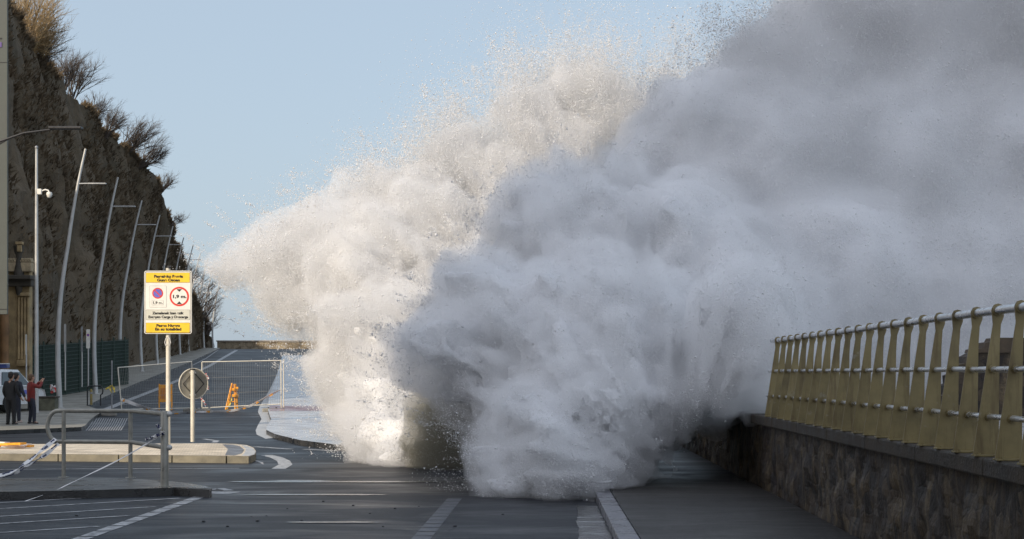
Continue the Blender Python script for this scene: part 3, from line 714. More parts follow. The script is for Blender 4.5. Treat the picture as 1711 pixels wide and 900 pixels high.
# ------------------------------------------------------------------ curved street lamps
LB = [100, 160, 203, 237, 263, 283, 301, 315, 329, 341, 356]
LT = [143, 197, 237, 267, 289, 307, 323, 335, 348, 357, 368]
LTY = [253, 300, 338, 362, 380, 399, 411, 425, 433, 448, 465]
LY = [74, 87, 104, 120, 136, 153, 168, 183, 194, 201, 204]
ORD = ['tallest curved steel lamp, nearest of the row along the cliff', 'second curved steel lamp from the camera, left of the sign', 'third curved steel lamp, above the left mesh fence', 'fourth curved lamp, rising just left of the yellow sign', 'fifth curved lamp, rising behind the left edge of the sign', 'sixth curved lamp, its arm against the cliff nose above the sign', 'seventh curved lamp, first of the row standing clear against the sky', 'eighth curved lamp, above the right corner of the sign', 'ninth curved lamp, right of the sign over the bare trees', 'tenth curved lamp, next to last before the wave tip', 'smallest and farthest curved lamp, beside the tip of the wave']
for i in range(11):
    Y = LY[i]; s_ = F / Y; zg = gz(Y); bx = (LB[i] - CX) / s_; tx = (LT[i] - LB[i]) / s_; hz = H + (HY - LTY[i]) / s_ - zg
    o = thing('curved_street_lamp', ORD[i], 'street lamp', (bx, Y, zg + (.12 if i < 10 else 0)), 0, 'curved steel lamps along the promenade')
    pts = []; rad = []
    for k in range(17):
        t = k / 16; c = max(0, (t - 0.12) / 0.88); pts.append((tx * (c ** 2.1) - 0.10 * math.sin(math.pi * min(1, t * 1.6)) * tx, 0, hz * t)); rad.append(0.115 - 0.070 * t ** 1.3)
    MB().tube(pts, rad, 10).build('pole', M['lamp_steel'], o, True)
    t = 0.865; c = (t - .12) / .88; ax = tx * c ** 2.1; az = hz * t
    MB().tube([(ax - .05, 0, az), (ax + .45, -.02, az + .01)], [.03, .024], 8).build('arm', M['lamp_steel'], o, True)
    mb = MB(); mb.bbox((ax + .80, -.03, az + .0), (.74, .20, .055), .02); mb.build('lamp_head', M['lamp_steel'], o)
    MB().tube([(0, 0, 0), (0, 0, .04)], .2, 12).build('base_plate', M['lamp_steel'], o)

# camera pole
def cctv():
    b = W(61, 668, 70); b.z = gz(70) + .13
    o = thing('cctv_pole', 'straight pole carrying a white dome camera, left of the curved lamps', 'camera pole', b)
    top = W(61, 246, 70).z - b.z; cz = W(61, 320, 70).z - b.z
    MB().tube([(0, 0, 0), (0, 0, top * .5), (0, 0, top)], [.085, .07, .05], 10).build('pole', M['lamp_steel'], o, True)
    mb = MB(); mb.ell((0, 0, top), (.07, .07, .07)); mb.build('cap', M['grey_metal'], o, True)
    c = thing('dome_camera', None, None); c.parent = o
    c = MB(); c.bbox((.12, 0, cz), (.16, .14, .22), .02)
    a = c.build('camera_bracket', M['white'], o)
    MB().tube([(.18, 0, cz + .02), (.34, 0, cz + .08), (.46, 0, cz + .05), (.5, 0, cz - .04)], .028, 8).build('arm', M['white'], a, True)
    mb = MB(); mb.tube([(.5, 0, cz - .02), (.5, 0, cz - .1), (.5, 0, cz - .14)], [.1, .12, .11], 12); mb.ell((.5, 0, cz - .15), (.1, .1, .1)); mb.build('dome', M['white'], a, True)
cctv()
for o_ in [x for x in bpy.data.objects if x.name.startswith('dome_camera')]: bpy.data.objects.remove(o_)

# ------------------------------------------------------------------ yellow and white sign
FONT = None
def text(body, cx, z, size, mat, parent, y, name='lettering', sx=1.0, bold=0.004):
    cu = bpy.data.curves.new('txt', 'FONT'); cu.body = body; cu.size = size; cu.align_x = 'CENTER'; cu.align_y = 'CENTER'; cu.extrude = 0.002; cu.offset = bold
    ob = bpy.data.objects.new('txt', cu); col.objects.link(ob); dg = bpy.context.evaluated_depsgraph_get(); dg.update()
    me = bpy.data.meshes.new_from_object(ob.evaluated_get(dg)); bpy.data.objects.remove(ob)
    me.transform(Matrix.Translation((cx, y, z)) @ Matrix.Rotation(R(90), 4, 'X') @ Matrix.Diagonal((sx, 1, 1, 1)))
    me.materials.clear(); me.materials.append(mat); me.name = name
    o = bpy.data.objects.new(name, me); col.objects.link(o); o.parent = parent; return o
def rrect(cx, cz, w, h, r, n=5):
    pts = []
    for (sx, sz, a0) in ((1, 1, 0), (-1, 1, 90), (-1, -1, 180), (1, -1, 270)):
        for k in range(n + 1):
            a = R(a0 + 90 * k / n); pts.append((cx + sx * (w / 2 - r) + r * math.cos(a), cz + sz * (h / 2 - r) + r * math.sin(a)))
    return pts
def plate(mb, pts, y, t): mb.prism([(x, y, z) for x, z in pts], (0, t, 0)); return mb
def circ(cx, cz, r, n=28): return [(cx + r * math.cos(2 * math.pi * k / n), cz + r * math.sin(2 * math.pi * k / n)) for k in range(n)]
def sign_yellow():
    b = G(281, 747, .15); o = thing('parking_sign', 'yellow and white notice sign with height limit on a cream pole on the island', 'road sign', b)
    s_ = F / b.y; X = lambda px: (px - 281) / s_; Z = lambda py: H + (HY - py) / s_ - b.z; D = lambda d: d / s_
    MB().tube([(0, 0, 0), (0, 0, Z(452) + .06)], .052, 14).build('pole', M['pole_cream'], o, True)
    MB().tube([(0.02, 0, Z(452) + .05), (0.02, 0, Z(452) + .1)], .05, 12).build('pole_cap', M['dark_metal'], o)
    mb = MB(); plate(mb, rrect(X(282), Z(505), D(80), D(106), D(4)), -.088, .025); bd = mb.build('panel', M['dark_metal'], o)
    mb = MB(); plate(mb, rrect(X(282), Z(505), D(79.2), D(105.2), D(3.6)), -.092, .005); mb.build('rim', M['white'], bd)
    mb = MB(); plate(mb, rrect(X(282), Z(505), D(77), D(103), D(3)), -.094, .003); mb.build('border', M['black'], bd)
    mb = MB(); plate(mb, rrect(X(282), Z(505), D(75.6), D(101.6), D(3)), -.097, .004); mb.build('face', M['white'], bd)
    for z_, h in ((464, 16), (547.5, 16)):
        mb = MB(); plate(mb, rrect(X(282), Z(z_), D(73.5), D(h + .8), D(1)), -.099, .003); mb.build('band_edge', M['black'], bd)
        mb = MB(); plate(mb, rrect(X(282), Z(z_), D(72.6), D(h), D(1)), -.102, .004); mb.build('yellow_band', M['yellow'], bd)
    mb = MB(); plate(mb, rrect(X(282), Z(526), D(73.5), D(17.2), D(1)), -.099, .003); mb.build('strip_edge', M['black'], bd)
    mb = MB(); plate(mb, rrect(X(282), Z(526), D(72.8), D(16.5), D(1)), -.102, .004); mb.build('pale_strip', M['cream_panel'], bd)
    mb = MB(); plate(mb, rrect(X(265.5), Z(495.5), D(28.5), D(36), D(.6)), -.099, .003); mb.build('box_edge', M['grey_metal'], bd)
    mb = MB(); plate(mb, rrect(X(265.5), Z(495.5), D(27.7), D(35.2), D(.5)), -.102, .004); mb.build('box_face', M['white'], bd)
    mb = MB(); plate(mb, rrect(X(265), Z(505.8), D(19.5), D(8), D(.5)), -.104, .003); mb.build('box_edge', M['grey_metal'], bd)
    mb = MB(); plate(mb, rrect(X(265), Z(505.8), D(18.9), D(7.4), D(.5)), -.107, .004); mb.build('box_face', M['white'], bd)
    # no-parking roundel
    mb = MB(); plate(mb, circ(X(265), Z(490), D(9.1)), -.105, .004); mb.build('roundel_ring', M['red'], bd)
    mb = MB(); plate(mb, circ(X(265), Z(490), D(7)), -.108, .004); mb.build('roundel_disc', M['blue'], bd)
    mb = MB(); mb.box((X(265), -.109, Z(490)), (D(15), .005, D(1.9)), Matrix.Rotation(R(45), 3, 'Y')); mb.build('roundel_bar', M['red'], bd)
    # height limit roundel
    mb = MB(); plate(mb, circ(X(301), Z(495.5), D(16.3), 40), -.100, .003); mb.build('roundel_ring', M['red'], bd)
    mb = MB(); plate(mb, circ(X(301), Z(495.5), D(13.2), 40), -.104, .005); mb.build('roundel_disc', M['white'], bd)
    mb = MB()
    plate(mb, [(X(301), Z(487.5)), (X(296.5), Z(483.2)), (X(305.5), Z(483.2))], -.107, .004); plate(mb, [(X(301), Z(503.5)), (X(305.5), Z(508)), (X(296.5), Z(508))], -.107, .004); mb.build('arrow_marks', M['black'], bd)
    K = M['black']
    text('1,9 m.', X(301), Z(495.6), D(7.2), K, bd, -.107, sx=1.35); text('1,9 m.', X(265), Z(505.9), D(5.6), K, bd, -.109, sx=1.25, bold=.002)
    text('Pasealeku Berria', X(283), Z(462), D(6.4), K, bd, -.105, sx=1.13); text('Gune Osoan', X(283), Z(468.2), D(6.4), K, bd, -.105, sx=1.15)
    text('Zamalanak izan ezik', X(282), Z(523.2), D(5.9), K, bd, -.105, sx=1.08, bold=.003); text('Excepto Carga y Descarga', X(282.5), Z(529.6), D(5.9), K, bd, -.105, sx=1.05, bold=.003)
    text('Paseo Nuevo', X(282.5), Z(544), D(6.4), K, bd, -.105, sx=1.15); text('En su totalidad', X(282.5), Z(550), D(6.4), K, bd, -.105, sx=1.15)
    mb = MB()
    for sx in (-1, 1):
        mb.tube([(0, -.05, Z(562)), (sx * D(3.4), -.06, Z(566)), (sx * D(5), -.06, Z(572)), (sx * D(3.2), -.06, Z(577)), (sx * D(1), -.06, Z(575))], .008, 5)
    mb.build('cable_tie', M['tape_white'], o)
sign_yellow()

def sign_back():
    b = G(322, 738, .15); o = thing('round_sign', 'round road sign seen from its bare metal back, on the sunlit island', 'road sign', b)
    s_ = F / b.y; Z = lambda py: H + (HY - py) / s_ - b.z; D = lambda d: d / s_
    MB().tube([(0, 0, 0), (0, 0, Z(618))], .055, 14).build('pole', M['pole_cream'], o, True)
    MB().tube([(0, 0, Z(618)), (0, 0, Z(615.5))], .06, 12).build('pole_cap', M['dark_metal'], o)
    rot = Matrix.Rotation(R(33), 3, 'Z'); r = D(25.5); zc = Z(641)
    def ring(mb, rr, y0, t):
        c = [rot @ Vector((rr * math.cos(a * math.pi / 20), y0, rr * math.sin(a * math.pi / 20))) + Vector((0, .1, zc)) for a in range(40)]
        mb.prism(c, rot @ Vector((0, t, 0)))
    mb = MB(); ring(mb, r, 0, .02); d_ = mb.build('disc', M['sign_back'], o)
    mb = MB(); pts = [rot @ Vector((r * math.cos(a * math.pi / 20), -.006, r * math.sin(a * math.pi / 20))) + Vector((0, .1, zc)) for a in range(41)]
    mb.tube(pts, .014, 6); mb.build('rim', M['pole_cream'], d_, True)
    mb = MB(); q = [rot @ Vector((x * r * .72, -.012, z * r * .78)) + Vector((0, .1, zc)) for x, z in ((0, 1), (1, 0), (0, -1), (-1, 0), (0, 1))]
    mb.tube(q, .011, 6); mb.build('stiffener', M['dark_metal'], d_)
    mb = MB()
    for z_ in (.28, -.28): mb.bbox((0, .03, zc + z_), (.16, .08, .05), .01)
    mb.build('clamp', M['grey_metal'], o)
sign_back()

# ------------------------------------------------------------------ tube barrier on the near island
def barrier():
    b = G(275, 812.5, .125); o = thing('tube_barrier', 'grey steel tube guard barrier with rounded left end on the shaded island', 'barrier', b)
    p1 = G(218, 798.5, .125); p0 = G(106.5, 797.5, .125)
    a1 = p1 - b; a0 = p0 - b; a1.z = a0.z = 0
    zt, zm = 1.17, .62
    zt = (H + (HY - 692) * b.y / F) - .125; zm = (H + (HY - 748) * b.y / F) - .125
    MB().tube([(0, 0, 0), (0, 0, zt + .02), (0, 0, zt + .05)], [.062, .062, .045], 14).build('post', M['rail_paint'], o, True)
    for a in (a1, a0):
        MB().tube([a, a + Vector((0, 0, zt))], .036, 12).build('post', M['rail_paint'], o, True)
    d = (a0 - a1).normalized(); e = a0 + d * 0.10; pts = [Vector((0, 0, zt)), a1 + Vector((0, 0, zt)), a0 + Vector((0, 0, zt)), e + Vector((0, 0, zt))]
    zc = (zt + zm) / 2; rz_ = (zt - zm) / 2
    for k in range(1, 14):
        a = math.pi * k / 14; pts.append(e + d * (.19 * math.sin(a)) + Vector((0, 0, zc + rz_ * math.cos(a))))
    pts += [e + Vector((0, 0, zm)), a0 + Vector((0, 0, zm)), a1 + Vector((0, 0, zm)), Vector((0, 0, zm))]
    MB().tube(pts, .036, 12).build('rail', M['rail_paint'], o, True)
    mb = MB()
    for z_ in (zt, zm): mb.ell((.07, -.01, z_), (.055, .045, .045))
    mb.build('end_cap', M['lamp_steel'], o, True)
    mb = MB()
    for a in (Vector((0, 0, 0)), a1, a0): mb.tube([a, a + Vector((0, 0, .012))], .09, 14)
    mb.build('base_plate', M['rail_paint'], o)
    return b, a1, a0, zt, zm
BB = barrier()

def ribbon(mb, pts, w, twist=0.0, thick=.0022, seg=6):
    """plastic tape following pts, width w, optional twist"""
    P_ = [Vector(p) for p in pts]; q = []
    for i in range(len(P_) - 1):
        for j in range(seg):
            t = j / seg; a = P_[max(i - 1, 0)]; b = P_[i]; c = P_[i + 1]; d = P_[min(i + 2, len(P_) - 1)]
            q.append(0.5 * ((2 * b) + (c - a) * t + (2 * a - 5 * b + 4 * c - d) * t * t + (3 * b - a - 3 * c + d) * t ** 3))
    q.append(P_[-1]); n = len(q); vs = []
    for i, p in enumerate(q):
        t = (q[min(i + 1, n - 1)] - q[max(i - 1, 0)]).normalized(); u = t.cross(Vector((0, 1, 0)))
        if u.length < .1: u = t.cross(Vector((1, 0, 0)))
        u.normalize(); v = t.cross(u); a = twist * math.sin(i * .9) + twist * i * .15; e = (u * math.cos(a) + v * math.sin(a)) * w / 2; f_ = (v * math.cos(a) - u * math.sin(a)) * thick
        vs += [p - e - f_, p + e - f_, p + e + f_, p - e + f_]
    fs = []
    for i in range(n - 1):
        for k in range(4): fs.append((4 * i + k, 4 * i + (k + 1) % 4, 4 * i + 4 + (k + 1) % 4, 4 * i + 4 + k))
    mb.add(vs, fs); return q
def printed_tape(name, label, pts, w, cat='tape', twist=.4, marks=True, group=None, dark='tape_dark', every=5, mark_len=2):
    o = thing(name, label, cat, pts[0], 0, group); loc = Vector(pts[0])
    mb = MB(); q = ribbon(mb, [Vector(p) - loc for p in pts], w, twist); mb.build('strip', M['tape_white'], o)
    if marks:
        for i in range(1, len(q) - mark_len - 1, every):
            mm = MB(); ribbon(mm, q[i:i + mark_len + 1], w * .62, twist * .5, .0042, 2); mm.build('printed_mark', M[dark], o)
    return o
Yb = BB[0].y + BB[2].y * .9
printed_tape('barrier_tape', 'white police tape with navy print, upper strand tied left of the barrier', [W(93, 733, Yb), W(75, 748, Yb - .3), W(45, 772, Yb - .9), W(15, 790, Yb - 1.5), W(-60, 806, Yb - 2.4)], .075, group='tape tied to the tube barrier', every=4)
printed_tape('barrier_tape', 'white police tape with navy print, lower strand tied left of the barrier', [W(98, 741, Yb), W(72, 762, Yb - .3), W(45, 778, Yb - .9), W(15, 793, Yb - 1.5), W(-60, 810, Yb - 2.3)], .07, group='tape tied to the tube barrier', every=4, twist=.7)
printed_tape('barrier_tape', 'thin twisted white tape hanging from the thick barrier post down to the road', [W(272, 725, BB[0].y - .05), W(250, 738, BB[0].y - .06), W(222, 755, BB[0].y - .1), W(185, 775, BB[0].y - .2), W(120, 806, BB[0].y - .6), W(85, 822, BB[0].y - .9), W(0, 851, BB[0].y - 1.9), W(-60, 868, BB[0].y - 2.4)], .022, group='tape tied to the tube barrier', marks=False, twist=.3)
kn = thing('tape_knot', 'dark printed tape knot tied round the thick barrier post', 'tape', W(272, 722, BB[0].y - .06))
mb = MB()
for (a, c) in (((-6, 4), (-20, 9)), ((-4, -6), (-10, -14)), ((-6, 6), (-30, 12)), ((-4, 0), (4, 2)), ((-2, 4), (3, -2))):
    ribbon(mb, [Vector((a[0] * .009, 0, -a[1] * .009)), Vector(((a[0] + c[0]) * .0046, -.03, -(a[1] + c[1]) * .0045)), Vector((c[0] * .009, -.02, -c[1] * .009))], .045, .8)
mb.build('strip', M['tape_white'], kn)
for (a, c) in (((-5, 3.5), (-10, 6)), ((-5, -8), (-9, -13)), ((-17, 9), (-21, 10)), ((-25, 10), (-28, 12)), ((-1, 3), (3, 2))):
    mb = MB(); ribbon(mb, [Vector((a[0] * .009, -.036, -a[1] * .009)), Vector((c[0] * .009, -.04, -c[1] * .009))], .05, .6); mb.build('printed_mark', M['tape_dark'], kn)

# ------------------------------------------------------------------ mesh fence panels, A-frame barriers, tape
def fence_panel(name, label, pl, pr, tl, tr_, grp='wire mesh fence panels closing the road'):
    o = thing(name, label, 'fence', pl, 0, grp); base = Vector(pl); A, B, C_, D_ = Vector((0, 0, 0)), Vector(pr) - base, Vector(tr_) - base, Vector(tl) - base
    MB().tube([A, D_], .024, 8).build('upright', M['pole_cream'], o, True); MB().tube([B, C_], .024, 8).build('upright', M['pole_cream'], o, True)
    MB().tube([D_, C_], .021, 8).build('crossbar', M['pole_cream'], o, True); MB().tube([A.lerp(D_, .08), B.lerp(C_, .08)], .019, 8).build('crossbar', M['pole_cream'], o, True)
    mb = MB(); n = 44
    for k in range(1, n):
        t = k / n; mb.tube([A.lerp(B, t).lerp(D_.lerp(C_, t), .08), D_.lerp(C_, t)], 0.0046, 4, False)
    for t in (.36, .68): mb.tube([A.lerp(D_, t), B.lerp(C_, t)], 0.005, 4, False)
    mb.build('wire_mesh', M['mesh_wire'], o)
    return o
YL = 70.0
fence_panel('mesh_fence', 'leaning wire mesh fence panel on the left, behind the sign pole', W(204, 690, 70), W(325, 688, 73), W(197, 614, 70), W(320, 604, 73))
fence_panel('mesh_fence', 'upright wire mesh fence panel on the right, across the road', W(337.5, 688, 73.2), W(470, 681, 73.4), W(337.5, 604.5, 73.2), W(469.5, 602, 73.4))
ep = thing('fence_upright', 'thin bare steel upright standing against the right mesh panel', 'post', W(474, 681, 73.3))
MB().tube([(0, 0, 0), (0, 0, 81 * 73.3 / F)], .022, 8).build('tube', M['pole_cream'], ep, True)
MB().bbox((0, 0, .02), (.1, .1, .03), .005).build('foot_plate', M['concrete'], ep)
for (px, py, Y, w, lab) in ((322, 686, 73, .75, 'concrete fence foot behind the round sign pole'), (343, 685, 73.2, .5, 'dark concrete fence foot at the joint of the two mesh panels'), (182, 690, 70.2, .6, 'concrete fence foot left of the leaning mesh panel'), (455, 684.5, 73.4, .8, 'pale concrete fence foot at the right end of the mesh panel')):
    p = W(px, py, Y); o = thing('concrete_block', lab, 'concrete block', (p.x, p.y, gz(Y) + .0), 0, 'concrete feet of the mesh fence')
    mb = MB(); mb.bbox((0, 0, .075), (w, .24, .15), .03); mb.build('block', M['concrete'], o); mb = MB()
    for sx in (-.16, .16): mb.tube([(sx, 0, .13), (sx, 0, .19)], .035, 8)
    mb.build('socket', M['dark_metal'], o)

def orange_frame(lab, px0, px1, py0, py1, Y, side):
    b = W((px0 + px1) / 2, py1, Y); o = thing('orange_barrier', lab, 'barrier', b, 0, 'orange plastic road barriers'); w = (px1 - px0) * Y / F; h = (py1 - py0) * Y / F
    if not side:      # board on two legs, facing the camera
        for sx in (-1, 1): MB().bbox((sx * w * .46, 0, h * .5), (.05, .05, h), .01).build('leg', M['orange'], o)
        mb = MB(); mb.bbox((0, -.03, h * .66), (w * .92, .05, h * .62), .02); bd = mb.build('board', M['orange'], o)
        mb = MB(); mb.bbox((0, -.06, h * .66), (w * .7, .012, h * .4), .004); mb.build('panel_recess', simple('orange_recess', (.55, .2, .03), .6), bd)
        for sx in (-1, 1): MB().bbox((sx * w * .46, 0, .03), (.07, .5, .06), .012).build('foot', M['orange'], o)
    else:             # folded A-frame seen nearly end-on
        L1 = MB(); L1.tube([(-w * .5, -.25, 0), (-w * .05, 0, h)], .03, 8); L1.tube([(-w * .5, .25, 0), (-w * .05, 0.1, h)], .03, 8); L1.build('leg', M['orange'], o)
        L2 = MB(); L2.tube([(w * .28, -.2, 0), (w * .16, -.02, h * .97)], .035, 8); L2.tube([(w * .36, .2, 0), (w * .22, .08, h * .97)], .035, 8); L2.build('leg', M['orange'], o)
        mb = MB(); mb.bbox((w * .22, 0, h * .56), (w * .30, .8, h * .1), .02); mb.bbox((w * .2, 0, h * .78), (w * .26, .8, h * .1), .02); mb.build('board', M['orange'], o)
        mb = MB(); mb.tube([(-w * .32, 0, h * .32), (w * .26, 0, h * .36)], .025, 6); mb.bbox((w * .42, -.1, h * .83), (w * .18, .06, h * .08), .02); mb.bbox((w * .42, -.1, h * .52), (w * .14, .06, h * .08), .02); mb.build('strut', M['orange'], o)
        ribb = MB(); ribbon(ribb, [(-w * .35, -.26, h * .06), (-w * .1, -.2, h * .3), (w * .0, -.15, h * .5)], .06, 1.2); ribb.build('hanging_tape', M['tape_yellow'], o)
orange_frame('orange plastic barrier board half hidden behind the sign pole', 265, 288, 641, 688, 75, False)
orange_frame('folded orange A-frame barrier standing behind the right mesh panel', 378, 399, 640, 687, 75.5, True)

def striped_tape(label, pts, w, mats=('tape_white', 'tape_red'), every=4, grp='tape strung along the mesh fence'):
    o = thing('warning_tape', label, 'tape', pts[0], 0, grp); loc = Vector(pts[0]); mb = MB(); q = ribbon(mb, [Vector(p) - loc for p in pts], w, .25)
    mb.build('strip', M[mats[0]], o); mm = MB()
    for i in range(1, len(q) - 3, every): ribbon(mm, q[i:i + 2], w * .9, .25, .0045, 2)
    mm.build('stripe', M[mats[1]], o)
striped_tape('sagging white and orange tape on the left mesh panel', [W(203, 667, 69.9), W(225, 675, 69.9), W(255, 685, 70.5), W(285, 690, 71.5), W(322, 689, 72.6)], .13, ('tape_white', 'orange'), 9)
striped_tape('long white and red tape sagging across the right mesh panel', [W(322, 689, 72.6), W(345, 688, 72.9), W(385, 686, 73), W(415, 679, 73.1), W(440, 666, 73.1), W(468, 651, 73.2)], .10, ('tape_white', 'orange'), 5)
for lab, pts in (('crumpled red and white tape hung at the top of the right panel', [(343, 624), (347, 632), (341, 638), (348, 646), (346, 650)]), ('red and white tape end fluttering low on the right panel', [(336, 657), (334, 662), (340, 670), (344, 678)])):
    o = thing('tape_scrap', lab, 'tape', W(*pts[0], 73), 0, 'tape strung along the mesh fence'); l0 = W(*pts[0], 73)
    mb = MB(); q = ribbon(mb, [W(a, b, 73 + .1 * (i % 2)) - l0 for i, (a, b) in enumerate(pts)], .11, .7); mb.build('strip', M['tape_white'], o); mm = MB()
    for i in range(0, len(q) - 2, 3): ribbon(mm, q[i:i + 2], .1, .7, .005, 2)
    mm.build('stripe', M['tape_red'], o)

# ------------------------------------------------------------------ green mesh fence and small things on the left pavement
def green_fence():
    o = thing('green_fence', 'long dark green mesh fence along the foot of the cliff', 'fence', (-22, 72, gz(72)))
    pts = [W(44, 640, 80), W(110, 640, 86), W(170, 640, 93), W(216, 640, 99)]
    gp = [Vector((p.x, p.y, gz(p.y) + .1)) - o.location for p in pts]; mb = MB(); pm = MB(); cl = MB(); h = 2.55
    for a, b in zip(gp, gp[1:]):
        L = (b - a).length; n = max(2, int(L / .22))
        for k in range(n): p = a.lerp(b, k / n); mb.tube([p, p + Vector((0, 0, h))], .012, 4, False)
        for k in range(14): z_ = Vector((0, 0, h * (k + .5) / 14)); mb.tube([a + z_, b + z_], .014, 4, False)
        k = 0
        while k * 2.5 < L: p = a.lerp(b, k * 2.5 / L); pm.tube([p, p + Vector((0, 0, h + .1))], .04, 8); k += 1
        back = Vector((-.06, .06, 0)); cl.add([a + back, b + back, b + back + Vector((0, 0, h)), a + back + Vector((0, 0, h))], [(0, 1, 2, 3)])
    mb.build('wire_mesh', M['green_fence'], o); pm.build('post', M['green_fence'], o); cl.prism
    nt = MB()
    for a, b in zip(gp, gp[1:]):
        back = Vector((-.06, .08, 0)); nt.prism([a + back, b + back, b + back + Vector((0, 0, h * .97)), a + back + Vector((0, 0, h * .97))], (-.01, .02, 0))
    nt.build('netting', simple('dark_green_netting', (.022, .04, .028), .9, var=.4, scale=1.5), o)
green_fence()
lw = thing('low_stone_wall', 'low mossy stone block at the foot of the fence behind the people', 'wall', W(72, 672, 72)); lw.location.z = gz(72) + .1
MB().bbox((0, 0, .27), (1.1, .6, .54), .05).build('block', simple('mossy_block', (.11, .11, .075), .9, var=.5, scale=4, bump=.5), lw); MB().bbox((0, 0, .572), (1.18, .68, .06), .015).build('cap', M['darkstone'], lw)
def thin_sign(lab, px, base, top, pt, pb_, Y, w, mat, face=None, grp='narrow signs along the cliff foot'):
    b = W(px, base, Y); o = thing('narrow_sign', lab, 'road sign', b, 0, grp); k = Y / F
    MB().tube([(0, 0, 0), (0, 0, (base - pb_) * k + .05)], .032, 8).build('pole', M['lamp_steel'], o, True)
    mb = MB(); mb.prism([(x, -.04, z) for x, z in rrect(0, (base - (pt + pb_) / 2) * k, w * k, (pb_ - pt) * k, .04)], (0, .02, 0)); pl = mb.build('plate', mat, o)
    if face:
        mb = MB(); mb.prism([(x, -.045, z) for x, z in circ(0, (base - (pt + (pb_ - pt) * .3)) * k, w * k * .36)], (0, .004, 0)); rr_ = mb.build('roundel_ring', M['red'], pl)
        mb = MB(); mb.prism([(x, -.049, z) for x, z in circ(0, (base - (pt + (pb_ - pt) * .3)) * k, w * k * .27)], (0, .004, 0)); mb.build('roundel_disc', M['blue'], pl)
thin_sign('blue and white edge-on sign left of the camera pole', 44, 640, 558, 558, 593, 74, 2.6, M['white'])
thin_sign('narrow pale plate on a pole right of the tallest curved lamp', 109, 652, 541, 541, 588, 80, 3.4, M['lamp_steel'])
thin_sign('narrow dull plate on a pole, middle of the three cliff foot signs', 137, 646, 545, 545, 588, 82, 3.0, M['grey_metal'])
thin_sign('white rectangular sign with a round mark beside the second curved lamp', 147.5, 646, 550, 550, 582, 81, 6.2, M['white'], True)
def loop_rail():
    b = W(146, 673, 76); b.z = gz(76) + .12; o = thing('hoop_barrier', 'low grey tube hoop barrier at the pavement edge by the cliff', 'barrier', b); k = 76 / F; h = (673 - 640) * k; w = 26 * k
    pts = [(0, 0, 0), (0, 0, h * .9), (w * .1, 0, h), (w * .85, 0, h), (w * .97, 0, h * .9), (w, 0, h * .75), (w * .97, 0, h * .62), (w * .85, 0, h * .55), (w * .85, .0, 0)]
    MB().tube(pts, .028, 8).build('tube', M['dark_metal'], o, True)
    MB().bbox((.12 * w, 0, .01), (.2, .12, .02), .004).build('foot_plate', M['dark_metal'], o)
loop_rail()
def tall_pole():
    b = W(187, 690, 70); o = thing('thin_post', 'thin grey post wrapped with yellow tape beside the leaning mesh panel', 'post', b); k = 70 / F
    MB().tube([(0, 0, 0), (0, 0, 88 * k)], .028, 8).build('tube', M['grey_metal'], o, True); mb = MB()
    ribbon(mb, [(-.24, -.03, 40 * k), (-.1, -.05, 43 * k), (0, -.05, 45 * k)], .07, .6); ribbon(mb, [(0, -.04, 47 * k), (.1, -.06, 40 * k), (.12, -.05, 34 * k)], .09, .9); ribbon(mb, [(-.06, -.04, 46 * k), (-.04, -.06, 38 * k), (.02, -.05, 34 * k)], .06, .9)
    mb.build('tape', M['tape_yellow'], o); b2 = W(152.5, 676, 75); o = thing('yellow_bollard', 'short weathered yellow bollard under the hoop barrier', 'bollard', b2)
    MB().tube([(0, 0, 0), (0, 0, .62), (0, 0, .66)], [.05, .05, .03], 10).build('shaft', simple('dull_yellow', (.25, .19, .06), .6), o, True); MB().tube([(0, 0, .45), (0, 0, .53)], .053, 10).build('band', M['grey_metal'], o)
tall_pole()
sc_ = thing('tape_scrap', 'bundle of red and white tape hanging on the green fence', 'tape', W(90, 650, 75)); mb = MB(); mr = MB(); k = 75 / F
for j in range(5):
    p = [Vector((random.uniform(-5, 5) * k, -.05 - .02 * j, random.uniform(-6, 8) * k)) for _ in range(4)]; ribbon(mb if j % 2 == 0 else mr, p, .08, 1.0)
mb.build('strip', M['tape_white'], sc_); mr.build('stripe', M['tape_red'], sc_)

# heap of orange and white barrier pieces at the island's left end
def heap():
    b = G(22, 749, .15); o = thing('barrier_heap', 'flattened heap of orange and white plastic barrier pieces on the island', 'debris', b)
    mo = MB(); mw = MB(); k = b.y / F
    for (x0, x1, z_, t, m_) in ((-60, 8, 3, .06, mo), (-40, 22, 6, .05, mo), (-20, 18, 2, .05, mw), (5, 24, 4, .05, mw), (-50, -10, 8, .05, mw), (-5, 16, 6.5, .04, mo), (18, 28, 2, .05, mo)):
        a = random.uniform(-.08, .08); m_.bbox((0, 0, 0), (1, 1, 1), .05) if False else None
        c = ((x0 + x1) / 2 * k, random.uniform(-.25, .25), z_ * k + .02); d = ((x1 - x0) * k, random.uniform(.1, .25), t)
        m_.box(c, d, Matrix.Rotation(a, 3, 'Y') @ Matrix.Rotation(random.uniform(-.5, .5), 3, 'Z'))
    mo.build('orange_piece', M['orange'], o); mw.build('white_piece', M['tape_white'], o)
heap()

